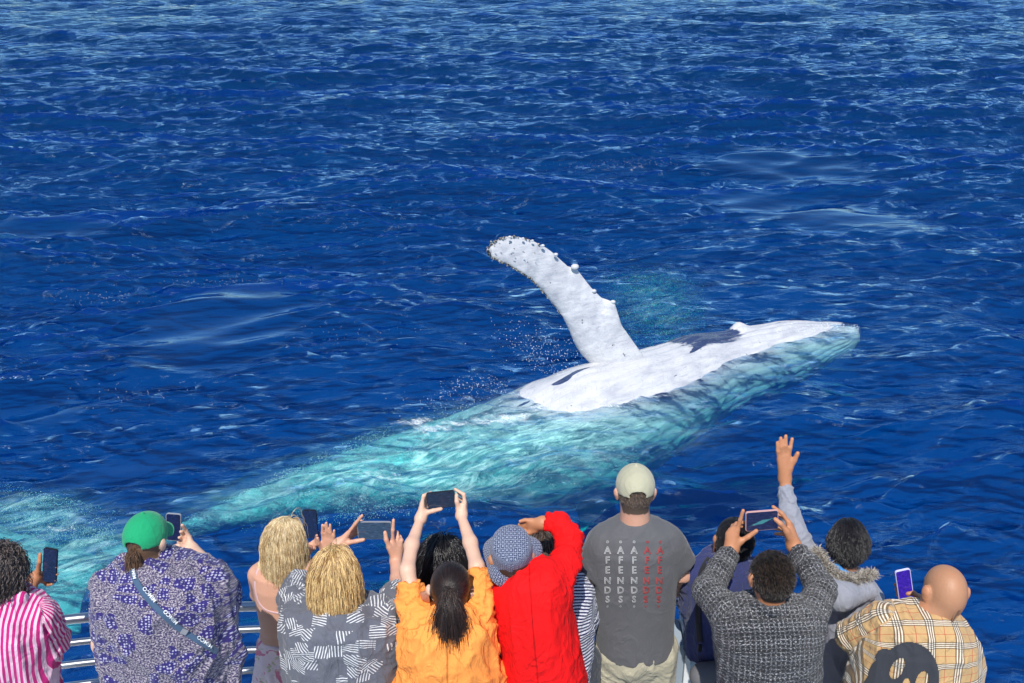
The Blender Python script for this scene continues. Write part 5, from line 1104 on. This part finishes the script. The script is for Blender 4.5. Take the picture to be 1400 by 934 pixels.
# --- bald man in the checked shirt
T_ = S(((1158, 955), (1304, 1012), 2.86, .17), ((1168, 915), (1318, 968), 2.86, .17), ((1182, 874), (1328, 926), 2.86, .16), ((1194, 846), (1322, 892), 2.86, .145), ((1214, 828), (1306, 862), 2.86, .11), ((1242, 824), (1288, 842), 2.86, .065))
p, hc, fr, st = person(1250, 2.86, 'bald person in a tan checked shirt with a dark patch on the back', (1293, 802, 2.90), (-.10, .94, -.30), (.10, 0, 1), s=.92, skin='tan', tors=T_, hair=(.36, .19, .105), bald=True,
    arms=[(((1206, 842, 2.88), (1160, 868, 2.98), (1215, 845, 3.1), (1250, 828, 3.12)), (.048, .042, .034, .026)), (((1312, 880, 2.9), (1316, 930, 2.95), (1300, 960, 3.1)), (.048, .042, .028))], extra=[Cap(W(1278, 846, 2.88), .068, W(1290, 815, 2.9), .062, .03)],
    hands=[hand_prims((1253, 826, 3.12), [[(1256, 816, 3.10), (1249, 811, 3.09), (1241, 812, 3.09)], [(1244, 818, 3.15), (1232, 808, 3.16), (1224, 799, 3.13)], [(1243, 820, 3.15), (1232, 814, 3.16), (1225.5, 806, 3.13)], [(1242, 823, 3.15), (1233, 820, 3.16), (1227, 813, 3.13)], [(1242, 826, 3.15), (1235, 825, 3.16), (1229, 821, 3.13)]], .008, .026), auto_hand(W(1300, 960, 3.1), (0, 1, -.2), (0, 0, -1), -1)])
_, _, bv = garment('shirt', p, MAT['plaid'], T_, [(((1208, 846, 2.88), (1164, 868, 2.95), (1192, 878, 3.02)), (.066, .058, .056)), (((1308, 886, 2.88), (1312, 930, 2.93)), (.060, .054))], seed=151, amp=.010)
# dark patch with three holes
def inside(u, v):
    x, y = u, v; e = lambda cx, cy, rx, ry, t=0.: (((x-cx)*math.cos(t)+(y-cy)*math.sin(t))/rx)**2+((-(x-cx)*math.sin(t)+(y-cy)*math.cos(t))/ry)**2 < 1
    dome = e(1243, 926, 41, 48); lobe = e(1210, 899, 13, 12) or e(1206, 925, 19, 24) or e(1200, 940, 20, 20)
    return (dome or lobe) and not e(1227, 914, 8.5, 16, .5) and not e(1261, 931, 8.5, 14, .3) and not e(1239, 935, 5, 8, .3)
hgrid = 1.15; V = []; F = []; ix = {}
def gv(i, j):
    if (i, j) not in ix:
        q = vproj(bv, 1170+i*hgrid, 872+j*hgrid, .006); ix[(i, j)] = None if q is None else len(V)
        if q is not None: V.append(q)
    return ix[(i, j)]
for i in range(150):
    for j in range(90):
        if inside(1170+(i+.5)*hgrid, 872+(j+.5)*hgrid):
            q = [gv(i, j), gv(i, j+1), gv(i+1, j+1), gv(i+1, j)]
            if None not in q and max(np.linalg.norm(V[q[0]]-V[q[k]]) for k in (1, 2, 3)) < .03: F.append(q)
link('shirt_patch', mesh_np('shirt_patch', V, F), cloth_mat('charcoal_patch', (.035, .037, .045), bumps=.25), p)
e, scr_, (o, ax, wh) = phone((1223, 781), (1244, 776.5), (1230, 822), 3.11, 'upright phone with a violet screen beside the bald head', phone_lilac, phone_black, dy=.0)
scr_.materials.clear(); scr_.materials.append(screen_mat('screen_image_violet', (.055, .015, .52), o, ax, wh, .9))
